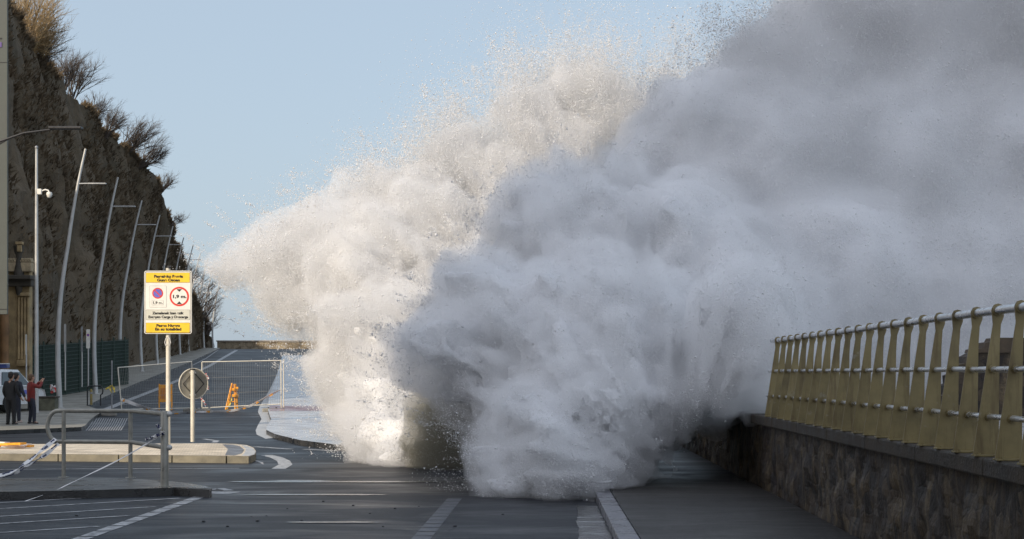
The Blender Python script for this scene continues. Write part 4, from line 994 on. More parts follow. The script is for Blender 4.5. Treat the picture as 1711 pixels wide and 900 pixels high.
# ------------------------------------------------------------------ white patrol car
def car():
    Y = 71; b = W(3, 690, Y); b.z = gz(Y) + .13
    o = thing('patrol_car', 'white patrol car with a light bar parked behind the people', 'car', (b.x, b.y, b.z), R(-9))
    # local: x across, y along (rear at -y faces the camera), built about the middle of the rear axle line
    half = .86; prof = [(-2.05, .32), (-2.1, .55), (-2.06, .95), (-1.95, 1.02), (1.2, 1.0), (2.05, .86), (2.2, .6), (2.15, .3)]
    mb = MB(); rows_ = []
    for sx, ins in ((-1, .06), (-1, 0), (1, 0), (1, .06)): rows_.append((sx * (half - ins), ins))
    vs = []; n = len(prof)
    for x, ins in rows_:
        for y, z in prof: vs.append((x, y * (1 - ins * .25), .3 + (z - .3) * (1 - ins * .3) + ins * .2))
    fs = [(r_ * n + k, r_ * n + (k + 1) % n, (r_ + 1) * n + (k + 1) % n, (r_ + 1) * n + k) for r_ in range(3) for k in range(n)]; fs += [tuple(range(n)), tuple(range(4 * n - 1, 3 * n - 1, -1))]
    mb.add(vs, fs); body = mb.build('body', M['car_white'], o)
    cp_ = [(-1.9, 1.0), (-1.55, 1.60), (-1.3, 1.68), (.1, 1.66), (1.0, 1.0)]; mb = MB(); vs = []; n = len(cp_)
    for sx in (-1, 1):
        for y, z in cp_: vs.append((sx * (half - .04 - .20 * (z - 1.0) / .68), y, z))
    mb.add(vs, [tuple(range(n)), tuple(range(2 * n - 1, n - 1, -1))] + [(k, (k + 1) % n, n + (k + 1) % n, n + k) for k in range(n)]); mb.build('cabin', M['car_white'], o)
    mb = MB(); mb.prism([(-.68, -1.885, 1.07), (.68, -1.885, 1.07), (.60, -1.64, 1.54), (-.60, -1.64, 1.54)], (0, -.02, .01)); mb.build('rear_window', M['glass'], o)
    for sx in (-1, 1):
        mb = MB(); mb.prism([(sx * .80, -1.7, 1.06), (sx * .80, .75, 1.06), (sx * .675, .12, 1.56), (sx * .675, -1.4, 1.56)], (sx * .025, 0, .008)); mb.build('side_window', M['glass'], o)
        for y in (-1.3, 1.35):
            wv = MB(); wv.tube([(sx * .72, y, .32), (sx * .88, y, .32)], .32, 20); w_ = wv.build('wheel', M['tyre'], o, True)
            wv = MB(); wv.tube([(sx * .87, y, .32), (sx * .892, y, .32)], .2, 14); wv.build('rim', M['lamp_steel'], w_)
        mb = MB(); mb.bbox((sx * .74, -2.085, .80), (.16, .05, .24), .02); mb.build('tail_light', M['red'], o)
        mb = MB(); mb.bbox((sx * .95, .75, 1.05), (.16, .1, .13), .03); mb.build('mirror', M['car_white'], o)
        mb = MB(); mb.bbox((sx * .862, -.2, .78), (.012, 2.6, .16), .004); mb.build('side_stripe', M['blue'], o)
    mb = MB(); mb.bbox((0, -2.1, .45), (1.62, .12, .2), .04); mb.build('bumper', M['dark_metal'], o)
    mb = MB(); mb.bbox((0, -2.085, .70), (1.2, .03, .06), .01); mb.build('trim_strip', M['dark_metal'], o)
    mb = MB(); mb.bbox((0, -2.10, .60), (.5, .02, .11), .005); mb.build('number_plate', M['white'], o)
    mb = MB(); mb.bbox((0, -.75, 1.80), (1.28, .3, .16), .04); lb = mb.build('light_bar', M['blue_light'], o)
    mb = MB(); mb.bbox((0, -.75, 1.895), (1.26, .28, .03), .01); mb.build('bar_top', M['white'], lb)
car()

# ------------------------------------------------------------------ people
def skin_mesh(name, V, E, Rd, mat, parent, sub=2, root=0):
    me = bpy.data.meshes.new(name); me.from_pydata([tuple(v) for v in V], E, []); o = bpy.data.objects.new(name, me); col.objects.link(o)
    md = o.modifiers.new('s', 'SKIN'); md.use_smooth_shade = True
    for i, r_ in enumerate(Rd):
        sv = me.skin_vertices[0].data[i]; sv.radius = (r_, r_) if not isinstance(r_, tuple) else r_; sv.use_root = (i == root)
    o.modifiers.new('u', 'SUBSURF').levels = sub; o.modifiers['u'].render_levels = sub
    dg = bpy.context.evaluated_depsgraph_get(); dg.update(); m2 = bpy.data.meshes.new_from_object(o.evaluated_get(dg)); m2.name = name
    bpy.data.objects.remove(o); m2.materials.clear(); m2.materials.append(mat)
    ob = bpy.data.objects.new(name, m2); col.objects.link(ob); ob.parent = parent; return ob
def person(label, loc, rz, J, jacket, trousers, shoe, hair, height=1.74):
    o = thing('person', label, 'person', loc, rz, None); k = height / 1.74
    def sc(p): return Vector(p) * k
    # J gives joints for left/right arm and leg; +y is the way the person faces
    V = []; E = []; Rd = []
    def add(p, r_, prev=None):
        V.append(sc(p)); Rd.append(r_ * k if not isinstance(r_, tuple) else (r_[0] * k, r_[1] * k))
        if prev is not None: E.append((prev, len(V) - 1))
        return len(V) - 1
    pel = add((0, 0, .93), (.10, .075)); sp = add((0, .01, 1.10), (.11, .085), pel); ch = add((0, .0, 1.30), (.155, .11), sp)
    nb = add((0, 0, 1.45), .06, ch); nk = add((0, .02, 1.50), .052, nb); jaw = add((J['head'][0] * .4, .04 + J['head'][1] * .4, 1.575), .072, nk); hd = add((J['head'][0], .03 + J['head'][1], 1.66), (.082, .098), jaw); cr_ = add((J['head'][0], .015 + J['head'][1], 1.73), .06, hd)
    nose = add((J['head'][0] * 1.1, .145 + J['head'][1], 1.635), .012, hd)
    for s_ in (-1, 1):
        A = J['arm_r' if s_ > 0 else 'arm_l']; L = J['leg_r' if s_ > 0 else 'leg_l']
        sh = add((s_ * .185, 0, 1.40), .062, ch); el = add(A[0], .043, sh); wr = add(A[1], .028, el); d = (Vector(A[1]) - Vector(A[0])).normalized()
        pm = add(Vector(A[1]) + d * .055, (.036, .02), wr); side = Vector((-s_, 0, 0)); side = (side - d * side.dot(d)).normalized()
        cur = d.cross(side) * (1 if d.cross(side).y > 0 else -1)
        for f_ in range(4):
            off = side * (.027 - .018 * f_); ln = (.062, .072, .067, .052)[f_]; b1 = add(Vector(A[1]) + d * .095 + off, .0095, pm); b2 = add(Vector(A[1]) + d * (.095 + ln * .5) + off + cur * .008, .0088, b1); add(Vector(A[1]) + d * (.095 + ln * .85) + off + cur * .03, .0075, b2)
        t1 = add(Vector(A[1]) + d * .05 + side * .042, .011, pm); add(Vector(A[1]) + d * .085 + side * .062, .0095, t1)
        hp = add((s_ * .095, 0, .88), .088, pel); kn_ = add(L[0], .058, hp); an = add(L[1], .04, kn_); add((L[1][0] + L[2][0], L[1][1] + L[2][1], .045), .038, an)
    skin_mesh('body', V, E, Rd, M['skin'], o)
    # jacket
    V = []; E = []; Rd = []; hem = add((0, 0, .78), (.185, .15)); pel = add((0, 0, .86), (.19, .15), hem); wa = add((0, 0, 1.02), (.178, .14), pel); ch = add((0, 0, 1.28), (.19, .14), wa); nb = add((0, 0, 1.44), (.12, .085), ch); add((0, .01, 1.50), .075, nb)
    for s_ in (-1, 1):
        A = J['arm_r' if s_ > 0 else 'arm_l']; sh = add((s_ * .195, 0, 1.40), .083, ch); el = add(A[0], .066, sh); add(Vector(A[0]).lerp(Vector(A[1]), .95), .05, el)
    skin_mesh('jacket', V, E, Rd, jacket, o)
    V = []; E = []; Rd = []; top_ = add((0, 0, 1.06), (.14, .11)); pel = add((0, 0, .95), (.165, .13), top_)
    for s_ in (-1, 1):
        L = J['leg_r' if s_ > 0 else 'leg_l']; hp = add((s_ * .095, 0, .84), .108, pel); kn_ = add(L[0], .078, hp); add(Vector(L[0]).lerp(Vector(L[1]), 1.07), .062, kn_)
    skin_mesh('trousers', V, E, Rd, trousers, o)
    for s_ in (-1, 1):
        L = J['leg_r' if s_ > 0 else 'leg_l']; V = []; E = []; Rd = []; t = Vector((L[2][0], L[2][1], 0)); a = add((L[1][0], L[1][1], .07), .052); h_ = add((L[1][0] - t.x * .25, L[1][1] - t.y * .25, .04), .042, a); m_ = add((L[1][0] + t.x * .6, L[1][1] + t.y * .6, .042), .045, a); add((L[1][0] + t.x * 1.15, L[1][1] + t.y * 1.15, .035), .035, m_)
        skin_mesh('shoe', V, E, Rd, shoe, o)
    mb = MB(); mb.ell(sc((J['head'][0], J['head'][1] - .005, 1.695)), (.094 * k, .108 * k, .088 * k), 14, 9); mb.ell(sc((J['head'][0], J['head'][1] - .04, 1.64)), (.085 * k, .07 * k, .10 * k), 12, 8); mb.build('hair', hair, o, True)
    for s_ in (-1, 1):
        mb = MB(); mb.ell(sc((J['head'][0] + s_ * .031, .115 + J['head'][1], 1.655)), (.011 * k, .008 * k, .008 * k), 8, 5); mb.build('eye', M['black'], o, True)
        mb = MB(); mb.ell(sc((J['head'][0] + s_ * .09, .02 + J['head'][1], 1.64)), (.012 * k, .022 * k, .032 * k), 8, 6); mb.build('ear', M['skin'], o, True)
    mb = MB(); mb.ell(sc((J['head'][0], .122 + J['head'][1], 1.588)), (.024 * k, .008 * k, .007 * k), 8, 5); mb.build('mouth', simple('lip', (.3, .1, .08), .5), o, True)
    return o
def foot_loc(px, py): p = G(px, py, .13); return (p.x, p.y, p.z)
stand = dict(head=(0, 0), arm_l=[(-.25, -.03, 1.13), (-.235, .08, .90)], arm_r=[(.26, -.02, 1.13), (.31, .12, .92)], leg_l=[(-.10, .02, .48), (-.11, 0, .08), (-.03, .12)], leg_r=[(.10, .02, .48), (.115, .02, .08), (.05, .12)])
person('man in black jacket and trousers standing before the patrol car, back turned', foot_loc(18, 710), R(-18), dict(stand, head=(0.01, 0.0)), M['cloth_black'], M['cloth_black'], M['shoe'], M['hair_dark'], 1.74)
person('person in dark clothes with pale shoes half hidden behind the man in black', foot_loc(27, 706.5), R(-30), dict(stand, arm_r=[(.27, .02, 1.14), (.33, .1, .90)]), M['cloth_navy'], M['cloth_navy'], M['shoe_pale'], M['hair_dark'], 1.70)
red = dict(head=(0.0, .0), arm_l=[(-.20, .22, 1.30), (-.06, .36, 1.52)], arm_r=[(.21, .22, 1.30), (.09, .38, 1.52)], leg_l=[(-.11, .04, .48), (-.13, .0, .08), (-.04, .12)], leg_r=[(.14, .06, .48), (.22, .02, .08), (.09, .11)])
pr = person('person in dark red jacket and dark trousers filming the wave with a raised phone', foot_loc(52, 708.5), R(-52), red, M['cloth_red'], M['cloth_navy'], M['shoe'], M['hair_brown'], 1.66)
ph_ = thing('phone', 'dark phone held up by the person in the red jacket', 'phone', (0, 0, 0))
mw_ = Matrix.Translation(pr.location) @ Matrix.Rotation(R(-52), 4, 'Z'); pp = mw_ @ Vector((.01, .47, 1.53)); ph_.location = pp; ph_.rotation_euler = (0, 0, R(-52))
MB().bbox((0, 0, 0), (.15, .012, .078), .004).build('case', M['black'], ph_); MB().bbox((0, -.0085, 0), (.138, .004, .068), .001).build('screen', M['glass'], ph_)

# ------------------------------------------------------------------ unseen apartment blocks, added and sized for the shade they throw
def shading_block(name, label, x0, x1, y0, y1, h):
    o = thing(name, label, 'building', ((x0 + x1) / 2, (y0 + y1) / 2, 0), 0, 'unseen apartment blocks added for their shade'); w, d = x1 - x0, y1 - y0
    MB().box((0, 0, h / 2), (w, d, h)).build('wall', M['facade'], o)
    mb = MB(); mb.box((0, 0, h + .2), (w + 1, d + 1, .4)); mb.build('cornice', M['sandstone'], o)
    wi = MB(); fl = int(h / 3.3); n = int(w / 3)
    for f_ in range(fl):
        for k in range(n): wi.box((-w / 2 + (k + .5) * w / n, d / 2 + .02, 1.9 + f_ * 3.3), (1.2, .12, 1.9))
    p = wi.build('window_row', M['window_glass'], o)
    return o
shading_block('shading_apartment_block', 'tall unseen apartment block beside the camera, sized to shade the front plume', -29, -7, -22, 4, 31)
shading_block('shading_apartment_block', 'lower unseen apartment block farther left, sized to shade the near road', -50, -29.3, -22, 4, 19.4)
shading_block('shading_apartment_block', 'unseen apartment block out of frame left of the people, placed to shade them', -64, -34, 38, 47.6, 16)
shading_block('shading_apartment_block', 'unseen apartment block out of frame at the left, placed to shade the lamp poles', -64, -34, 52.5, 66, 16)

exec_wave = True
# ------------------------------------------------------------------ breaking wave
def build_wave():
    vx = 0.115
    x0, x1, y0, y1, z0, z1 = -10.2, 12.6, 24.6, 50.0, -0.2, 13.2
    xs = np.arange(x0, x1, vx, dtype=np.float32); ysr = np.arange(y0, y1, vx, dtype=np.float32); zs = np.arange(z0, z1, vx, dtype=np.float32)
    nx, ny, nz = len(xs), len(ysr), len(zs)
    # blobs: photo px, py, radius px, distance, depth factor, softness (0 dense .. 1 only spray)
    FR = [(900, 775, 78, 28.6, 1.1, 0), (960, 770, 70, 28.2, 1.1, 0), (895, 690, 92, 29.6, 1.2, 0), (970, 660, 150, 30.5, 1.1, 0), (780, 600, 92, 31.2, 1.1, 0), (790, 515, 90, 31.8, 1.1, 0), (745, 620, 55, 31, 1, 0),
          (900, 560, 130, 32, 1.1, 0), (900, 430, 75, 34, 1.2, 0), (905, 360, 70, 35, 1.2, .1), (985, 340, 85, 35.5, 1.1, .15), (1000, 460, 140, 34, 1.1, 0), (1070, 620, 110, 31, 1.0, 0), (1080, 690, 72, 28.8, 1, 0), (1010, 745, 72, 28.3, 1, 0), (960, 790, 45, 27.8, 1, 0), (1185, 640, 62, 29.8, 1, 0), (1060, 560, 110, 30.5, 1, 0), (950, 560, 90, 30.5, 1, 0), (1000, 480, 90, 32, 1, 0), (905, 720, 82, 28.6, 1.1, 0), (865, 805, 46, 27.6, 1, 0), (912, 812, 46, 27.3, 1, 0), (960, 808, 42, 27.2, 1, 0), (1160, 590, 100, 31.5, 1, 0),
          (1090, 300, 110, 36.5, 1.1, .1), (1130, 470, 170, 34.5, 1.1, 0), (1190, 250, 130, 37, 1.1, .12), (1240, 560, 150, 32.5, 1, 0), (1270, 120, 85, 37.5, 1.1, .45), (1290, 320, 180, 36.5, 1, .1), (1370, 200, 150, 37.5, 1, .2),
          (1380, 500, 190, 35, 1, 0), (1400, 60, 130, 38, 1, .4), (1480, 330, 200, 37, 1, .1), (1520, 130, 150, 38, 1, .15), (1560, 500, 200, 36, 1, .0), (1640, 300, 200, 37.5, 1, .1), (1660, 90, 150, 38, 1, .15), (1700, 470, 190, 36.5, 1, .05), (1800, 300, 220, 37.5, 1, .1), (1540, -20, 160, 38, 1, .25), (1330, 600, 110, 33.5, 1, 0.1), (1262, 610, 66, 27.7, 1.3, .05), (1245, 540, 90, 28.6, 1, 0), (1288, 560, 50, 27.2, 1, .25), (1225, 660, 45, 28, 1, .05), (1450, 620, 120, 34.5, 1, .1), (1590, 640, 120, 35, 1, .1), (1720, 650, 120, 35.5, 1, .2), (1800, 60, 180, 38, 1, .2)]
    BK = [(700, 745, 62, 37.6, 1.2, 0), (655, 735, 45, 38.3, 1.1, 0), (680, 680, 85, 39, 1.2, 0), (626, 650, 72, 40, 1.1, 0), (612, 602, 58, 41, 1.1, 0), (452, 512, 21, 42.8, 1, 0), (492, 540, 25, 42.6, 1, 0), (660, 580, 110, 41, 1.2, 0), (590, 520, 70, 42, 1.1, .05), (510, 505, 36, 42.6, 1, .02), (476, 500, 32, 42.8, 1, .02), (530, 470, 55, 42.6, 1, .02), (620, 450, 100, 42.6, 1.1, .03),
          (480, 424, 50, 43, 1, .03), (440, 430, 42, 43.2, 1, .03), (408, 438, 36, 43.3, 1, .03), (378, 445, 34, 43.3, 1, .0), (356, 449, 26, 43.3, 1, .0), (540, 405, 66, 43.2, 1, .15), (630, 378, 64, 43.6, 1, .3), (720, 420, 110, 43, 1.1, .1), (735, 345, 72, 44, 1, .4), (730, 280, 36, 44.4, 1, .4), (790, 240, 62, 44.6, 1, .5), (830, 330, 100, 44.4, 1, .3), (880, 200, 68, 45, 1, .55), (930, 270, 100, 45, 1, .4), (955, 165, 70, 45.4, 1, .75), (1040, 200, 90, 45.4, 1, .7), (1120, 185, 70, 45.6, 1, .9),
          (800, 560, 120, 41.5, 1.1, 0), (860, 470, 150, 43, 1, 0), (930, 620, 150, 40, 1, 0)]
    def union(blobs, K=0.22):
        lse = np.zeros((nx, ny, nz), np.float32); soft_n = np.zeros((nx, ny, nz), np.float32)
        for (px, py, rp, Y, df, sf) in blobs:
            s_ = F / Y; c = W(px, py, Y); r_ = rp / s_; ry = r_ * df * 1.15
            R3 = r_ + 3.2
            ix = np.where(np.abs(xs - c.x) < R3)[0]; iy = np.where(np.abs(ysr - c.y) < ry + 3.2)[0]; iz = np.where(np.abs(zs - c.z) < R3)[0]
            if len(ix) == 0 or len(iy) == 0 or len(iz) == 0: continue
            sl = (slice(ix[0], ix[-1] + 1), slice(iy[0], iy[-1] + 1), slice(iz[0], iz[-1] + 1))
            X = (xs[sl[0]] - c.x)[:, None, None] / r_; Yy = (ysr[sl[1]] - c.y)[None, :, None] / ry; Z = (zs[sl[2]] - c.z)[None, None, :] / r_
            dd = (np.sqrt(X * X + Yy * Yy + Z * Z) - 1) * r_
            e = np.exp(-np.clip(dd, -6, 6) / K); lse[sl] += e; soft_n[sl] += e * sf
        return -K * np.log(lse + 1e-12), soft_n / (lse + 1e-12)
    SHADE = [(768, 700, 50, 36.1, 1, 0), (764, 765, 48, 35.9, 1, 0), (785, 650, 55, 36.4, 1, 0), (800, 790, 42, 35.6, 1, 0), (752, 690, 36, 36.3, 1, 0)]
    d, soft = union(FR + BK); dT, _ = union(SHADE)
    # fractal billows on the grid (separable value noise)
    def gnoise(cell, seed):
        g = np.random.default_rng(seed); out = None
        dims = [(x1 - x0), (y1 - y0), (z1 - z0)]; L = g.random([int(q / cell) + 3 for q in dims]).astype(np.float32)
        for ax, (arr, o_) in enumerate(((xs, x0), (ysr, y0), (zs, z0))):
            q = (arr - o_) / cell; i = np.floor(q).astype(int); f_ = (q - i); f_ = f_ * f_ * (3 - 2 * f_); sh = [1, 1, 1]; sh[ax] = len(arr); f_ = f_.reshape(sh).astype(np.float32)
            L = np.take(L, i, axis=ax) * (1 - f_) + np.take(L, i + 1, axis=ax) * f_
        return L
    n1 = gnoise(2.3, 1) - .5; n2 = np.abs(gnoise(1.1, 2) - .5); n3 = np.abs(gnoise(.52, 3) - .5); n4 = gnoise(.27, 4) - .5
    backw0 = np.clip((ysr - 37.5) / 2.5, 0, 1)[None, :, None].astype(np.float32); n5 = gnoise(.15, 6) - .5
    # torn streaks radiating from where the water hits the wall
    near = np.argwhere(np.abs(d) < 2.3); pn = near * vx + np.array([x0, y0, z0]); ax_ = pn[:, 0] - 2.2; az_ = pn[:, 2] - 0.2
    rr_ = np.hypot(ax_, az_); th_ = np.arctan2(az_, ax_); PS = np.stack([rr_ / 2.4, th_ / .085, pn[:, 1] / .55], 1)
    stv = (vnoise(PS, 1.0, 31) * .6 + vnoise(PS * np.array([2.0, 2.2, 2.2]), 1.0, 32) * .4 - .5).astype(np.float32)
    streak = np.zeros((nx, ny, nz), np.float32); streak[near[:, 0], near[:, 1], near[:, 2]] = stv
    d = d + streak * (.85 + .35 * backw0) * (1 - .75 * np.clip((xs - 1.5) / 3.0, 0, 1))[:, None, None].astype(np.float32) * (1 - .5 * np.clip((-4.4 - xs) / 1.2, 0, 1))[:, None, None].astype(np.float32)
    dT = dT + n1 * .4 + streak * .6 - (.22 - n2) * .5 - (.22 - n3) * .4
    calm = ((1 - .72 * np.clip((xs - 1.0) / 3.0, 0, 1)) * (1 - .5 * np.clip((-4.4 - xs) / 1.2, 0, 1)))[:, None, None].astype(np.float32)      # the far thrown mist is smooth, the near foot is torn
    dm = d + calm * (n1 * 0.75 - (.22 - n2) * 0.8 - (.22 - n3) * .5 + n4 * .34 + n5 * .2) + .05
    d = d + calm * (n1 * 0.75 - (.22 - n2) * 0.9 - (.22 - n3) * .45 + n4 * .25 + n5 * .12)
    # keep out of the ground and wall
    backw = np.clip((ysr - 37.5) / 2.5, 0, 1)[None, :, None].astype(np.float32); core = d + 0.30 + .50 * backw + 1.25 * soft
    core = np.maximum(core, -(dT - .12))
    Zg = zs[None, None, :] * np.ones((nx, ny, 1), np.float32)
    lowp = (0.6 * (xs[:, None, None] - 1.15) - zs[None, None, :]) * .86 + n1 * .3 + n4 * .15 - np.clip((ysr - 31.5) * .8, 0, 4)[None, :, None]     # the plume leaps clear of the pavement towards the wall
    core = np.maximum(core, lowp)
    # ---- surface nets
    def surface_nets(f):
        inside = f < 0
        c000 = inside[:-1, :-1, :-1].astype(np.int8)
        cnt = np.zeros(c000.shape, np.int8)
        for a in (0, 1):
            for b in (0, 1):
                for c in (0, 1): cnt += inside[a:nx - 1 + a, b:ny - 1 + b, c:nz - 1 + c]
        act = (cnt > 0) & (cnt < 8); I = np.argwhere(act); idm = -np.ones(act.shape, np.int64); idm[act] = np.arange(len(I))
        acc = np.zeros((len(I), 3)); w = np.zeros(len(I))
        corners = [(a, b, c) for a in (0, 1) for b in (0, 1) for c in (0, 1)]
        vals = {q: f[I[:, 0] + q[0], I[:, 1] + q[1], I[:, 2] + q[2]] for q in corners}
        for q in corners:
            for ax in range(3):
                if q[ax] == 0:
                    q2 = list(q); q2[ax] = 1; q2 = tuple(q2); a, b = vals[q], vals[q2]; m = (a < 0) != (b < 0); t = np.where(m, a / np.where(m, a - b, 1), 0)
                    for k in range(3): acc[:, k] += np.where(m, q[k] + (t if k == ax else 0), 0)
                    w += m
        V = (I + acc / w[:, None]) * vx + np.array([x0, y0, z0]); quads = []
        for ax in range(3):
            u, v = [(1, 2), (2, 0), (0, 1)][ax]
            a = inside; sl0 = [slice(None)] * 3; sl1 = [slice(None)] * 3; sl0[ax] = slice(0, -1); sl1[ax] = slice(1, None)
            cr_ = a[tuple(sl0)] != a[tuple(sl1)]; E = np.argwhere(cr_)
            ok = (E[:, u] > 0) & (E[:, v] > 0)
            lim = [nx - 1, ny - 1, nz - 1]; ok &= (E[:, u] < lim[u]) & (E[:, v] < lim[v]); E = E[ok]
            flip = a[tuple(sl0)][E[:, 0], E[:, 1], E[:, 2]]
            def at_(du, dv): Q = E.copy(); Q[:, u] -= du; Q[:, v] -= dv; return idm[Q[:, 0], Q[:, 1], Q[:, 2]]
            q = np.stack([at_(1, 1), at_(0, 1), at_(0, 0), at_(1, 0)], 1); q[~flip] = q[~flip][:, ::-1]; quads.append(q)
        return V, np.concatenate(quads)
    V, Q = surface_nets(core)
    print('wave core', V.shape, Q.shape)
    def np_mesh(name, V, Fc, mat):
        me = bpy.data.meshes.new(name); k = Fc.shape[1]; me.vertices.add(len(V)); me.vertices.foreach_set('co', V.astype(np.float32).ravel()); me.loops.add(Fc.size); me.loops.foreach_set('vertex_index', Fc.astype(np.int32).ravel())
        me.polygons.add(len(Fc)); me.polygons.foreach_set('loop_start', np.arange(0, Fc.size, k, dtype=np.int32)); me.update(calc_edges=True); me.materials.append(mat)
        me.polygons.foreach_set('use_smooth', np.ones(len(Fc), bool)); o = bpy.data.objects.new(name, me); col.objects.link(o); return o
    def foam_mat():
        m, nt, n, l, p = new_mat('white_foam')
        p.inputs['Base Color'].default_value = (.9, .9, .9, 1); p.inputs['Roughness'].default_value = 1; p.inputs['Specular IOR Level'].default_value = 0.0
        t = noise_node(n, l, 2.2, 9, .72); r = ramp(n, [(.25, (.70, .71, .73)), (.7, (.82, .82, .82))]); l.new(t.outputs['Fac'], r.inputs[0]); l.new(r.outputs[0], p.inputs['Base Color'])
        b = n.new('ShaderNodeBump'); b.inputs['Strength'].default_value = .55; b.inputs['Distance'].default_value = .22; l.new(t.outputs['Fac'], b.inputs['Height']); l.new(b.outputs[0], p.inputs['Normal'])
        return m
    def drop_mat():
        m, nt, n, l, p = new_mat('spray_droplets'); n.remove(p)
        a = n.new('ShaderNodeBsdfDiffuse'); b = n.new('ShaderNodeBsdfTranslucent'); mx = n.new('ShaderNodeMixShader'); mx.inputs[0].default_value = .45
        a.inputs[0].default_value = b.inputs[0].default_value = (.97, .97, .97, 1); l.new(a.outputs[0], mx.inputs[1]); l.new(b.outputs[0], mx.inputs[2]); l.new(mx.outputs[0], n['Material Output'].inputs[0]); return m
    root = thing('breaking_wave', 'huge white breaking wave bursting over the sea wall and road', 'wave', (0, 36, 0)); off = np.array([0, 36, 0])
    o = np_mesh('foam', V - off, Q, foam_mat()); o.parent = root
    # ---- fine mist wrapped round the water
    wy = np.clip((ysr - 38.5) / 2.5, 0, 1)[None, :, None]; dm = np.maximum(np.maximum(dm, -(dT - .15)), lowp - .3); V2, Q2 = surface_nets(dm - .10 + .06 * wy + .55 * soft)
    mm = bpy.data.materials.new('fine_mist'); mm.use_nodes = True; mn = mm.node_tree.nodes; mn.remove(mn['Principled BSDF'])
    vs_ = mn.new('ShaderNodeVolumeScatter'); vs_.inputs['Color'].default_value = (.98, .98, .98, 1); vs_.inputs['Density'].default_value = 1.25; vs_.inputs['Anisotropy'].default_value = .1
    mm.node_tree.links.new(vs_.outputs[0], mn['Material Output'].inputs['Volume'])
    mo = np_mesh('mist', V2 - off, Q2, mm); mo.parent = root; mo['kind'] = 'stuff'
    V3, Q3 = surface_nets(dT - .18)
    m3 = bpy.data.materials.new('recess_shade'); m3.use_nodes = True; tn = m3.node_tree.nodes; tn.remove(tn['Principled BSDF'])
    tv = tn.new('ShaderNodeVolumePrincipled'); tv.inputs['Color'].default_value = (.33, .32, .265, 1); tv.inputs['Density'].default_value = 1.5  # dark olive colour stands in for the shade in the hollow of the wave
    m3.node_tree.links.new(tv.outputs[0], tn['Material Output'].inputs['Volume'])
    to = np_mesh('recess_shade', V3 - off, Q3, m3); to.parent = root; tag(to, 'dark olive volume under the white plume, shade of the recess put in its colour')
    # ---- droplets
    sig = np.exp(-(d + .15) / (.07 + .5 * soft)) * np.where(soft > .3, .75, 1.0); sig *= (d > -.55 - 1.5 * soft) & (d < 2.6) & (core > -.12)
    sig = np.minimum(sig * .75, 1.0 + .5 * backw); sig *= np.clip(.3 + (dT + .1) * 2.0, .25, 1)
    patch = gnoise(.9, 8) * .6 + gnoise(.4, 9) * .4; sig *= np.clip((patch - .28) * 2.6, .12, 1.3) * np.clip(1 - streak * 2.6 * np.clip(d + .3, 0, 1), .05, 2.2)
    sig *= (Zg > .02); sig *= np.clip(.12 - lowp / .35, .004, 1)
    rad = .0063; N_per = vx ** 3 / (1.15 * rad ** 2) * 0.85
    small = np.clip(soft / .5, 0, 1); sig *= 1 + .7 * small
    lam = sig * N_per * (42.0 / np.maximum(ysr, 27))[None, :, None] ** 2 * .9
    tot = lam.sum(); print('expected droplets', tot)
    CAP = 3.4e6
    sc_f = min(1.0, CAP / tot); lam *= sc_f; rad *= (1 / sc_f) ** .5
    cnt = rng.poisson(lam.ravel()); ids = np.repeat(np.arange(cnt.size), cnt); I = np.stack(np.unravel_index(ids, cnt.reshape(nx, ny, nz).shape), 1)
    Pp = (I + rng.random(I.shape)) * vx - vx / 2 + np.array([x0, y0, z0]); n = len(Pp)
    # flung outliers beyond the edge
    sel = rng.choice(n, n // 60); ex = Pp[sel] + rng.normal(0, .35, (len(sel), 3)) + np.array([.1, 0, .5]); Pp = np.concatenate([Pp, ex]); n = len(Pp)
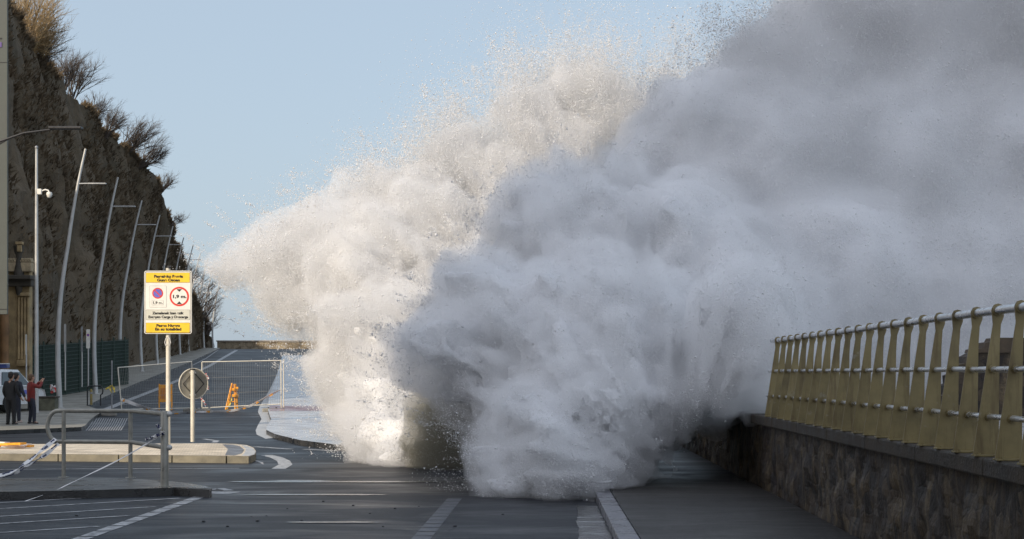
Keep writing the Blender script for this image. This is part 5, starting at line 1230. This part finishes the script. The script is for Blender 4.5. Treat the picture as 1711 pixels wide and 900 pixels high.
    # strings and clumps of water torn off along the throw
    edge = np.argwhere((d > -.05) & (d < .55 + .5 * soft) & (Zg > .05) & (lowp < .1) & (dT > -.1) & (np.abs(streak) > .06)); edge = edge[(edge[:, 1] * vx + y0 > 36.5) | (edge[:, 0] * vx + x0 < -.9)]; pick = edge[rng.choice(len(edge), 5200)] * vx + np.array([x0, y0, z0])
    rad_dir = pick - np.array([2.2, 36.0, 0.2]); rad_dir[:, 1] *= .3; rad_dir /= np.linalg.norm(rad_dir, axis=1)[:, None]
    ln = rng.lognormal(-2.0, .6, len(pick)); kk = 55; tt = rng.normal(0, 1, (len(pick), kk)); cl = pick[:, None, :] + rad_dir[:, None, :] * (tt * ln[:, None])[:, :, None] + rng.normal(0, 1, (len(pick), kk, 3)) * (.018 + .12 * ln)[:, None, None]
    n_main = len(Pp); Pp = np.concatenate([Pp, cl.reshape(-1, 3)]); base_f = np.concatenate([1 - .28 * small[I[:, 0], I[:, 1], I[:, 2]], np.full(n_main - len(I), .85)]); fine_ = np.concatenate([base_f, np.full(cl.shape[0] * kk, .8)])[Pp[:, 2] > .015]
    Pp = Pp[Pp[:, 2] > .015]; n = len(Pp)
    rr = rad * rng.lognormal(0, .55, n); rr = np.minimum(rr, .045) * np.maximum(Pp[:, 1], 27) / 42.0 * fine_
    T = np.array([(1, 1, 1), (1, -1, -1), (-1, 1, -1), (-1, -1, 1)]) / math.sqrt(3)
    q = rng.normal(size=(n, 4)); q /= np.linalg.norm(q, axis=1)[:, None]; w_, a, b, c = q.T
    Rm = np.stack([1 - 2 * (b * b + c * c), 2 * (a * b - c * w_), 2 * (a * c + b * w_), 2 * (a * b + c * w_), 1 - 2 * (a * a + c * c), 2 * (b * c - a * w_), 2 * (a * c - b * w_), 2 * (b * c + a * w_), 1 - 2 * (a * a + b * b)], 1).reshape(n, 3, 3)
    VV = np.einsum('nij,kj->nki', Rm, T) * rr[:, None, None] + Pp[:, None, :]
    base = (np.arange(n) * 4)[:, None, None]; FF = (np.array([(0, 1, 2), (0, 2, 3), (0, 3, 1), (1, 3, 2)])[None] + base).reshape(-1, 3)
    s_ = np_mesh('spray', VV.reshape(-1, 3) - off, FF, drop_mat()); s_.parent = root; s_['kind'] = 'stuff'
    print('droplets', n)
if exec_wave: build_wave()
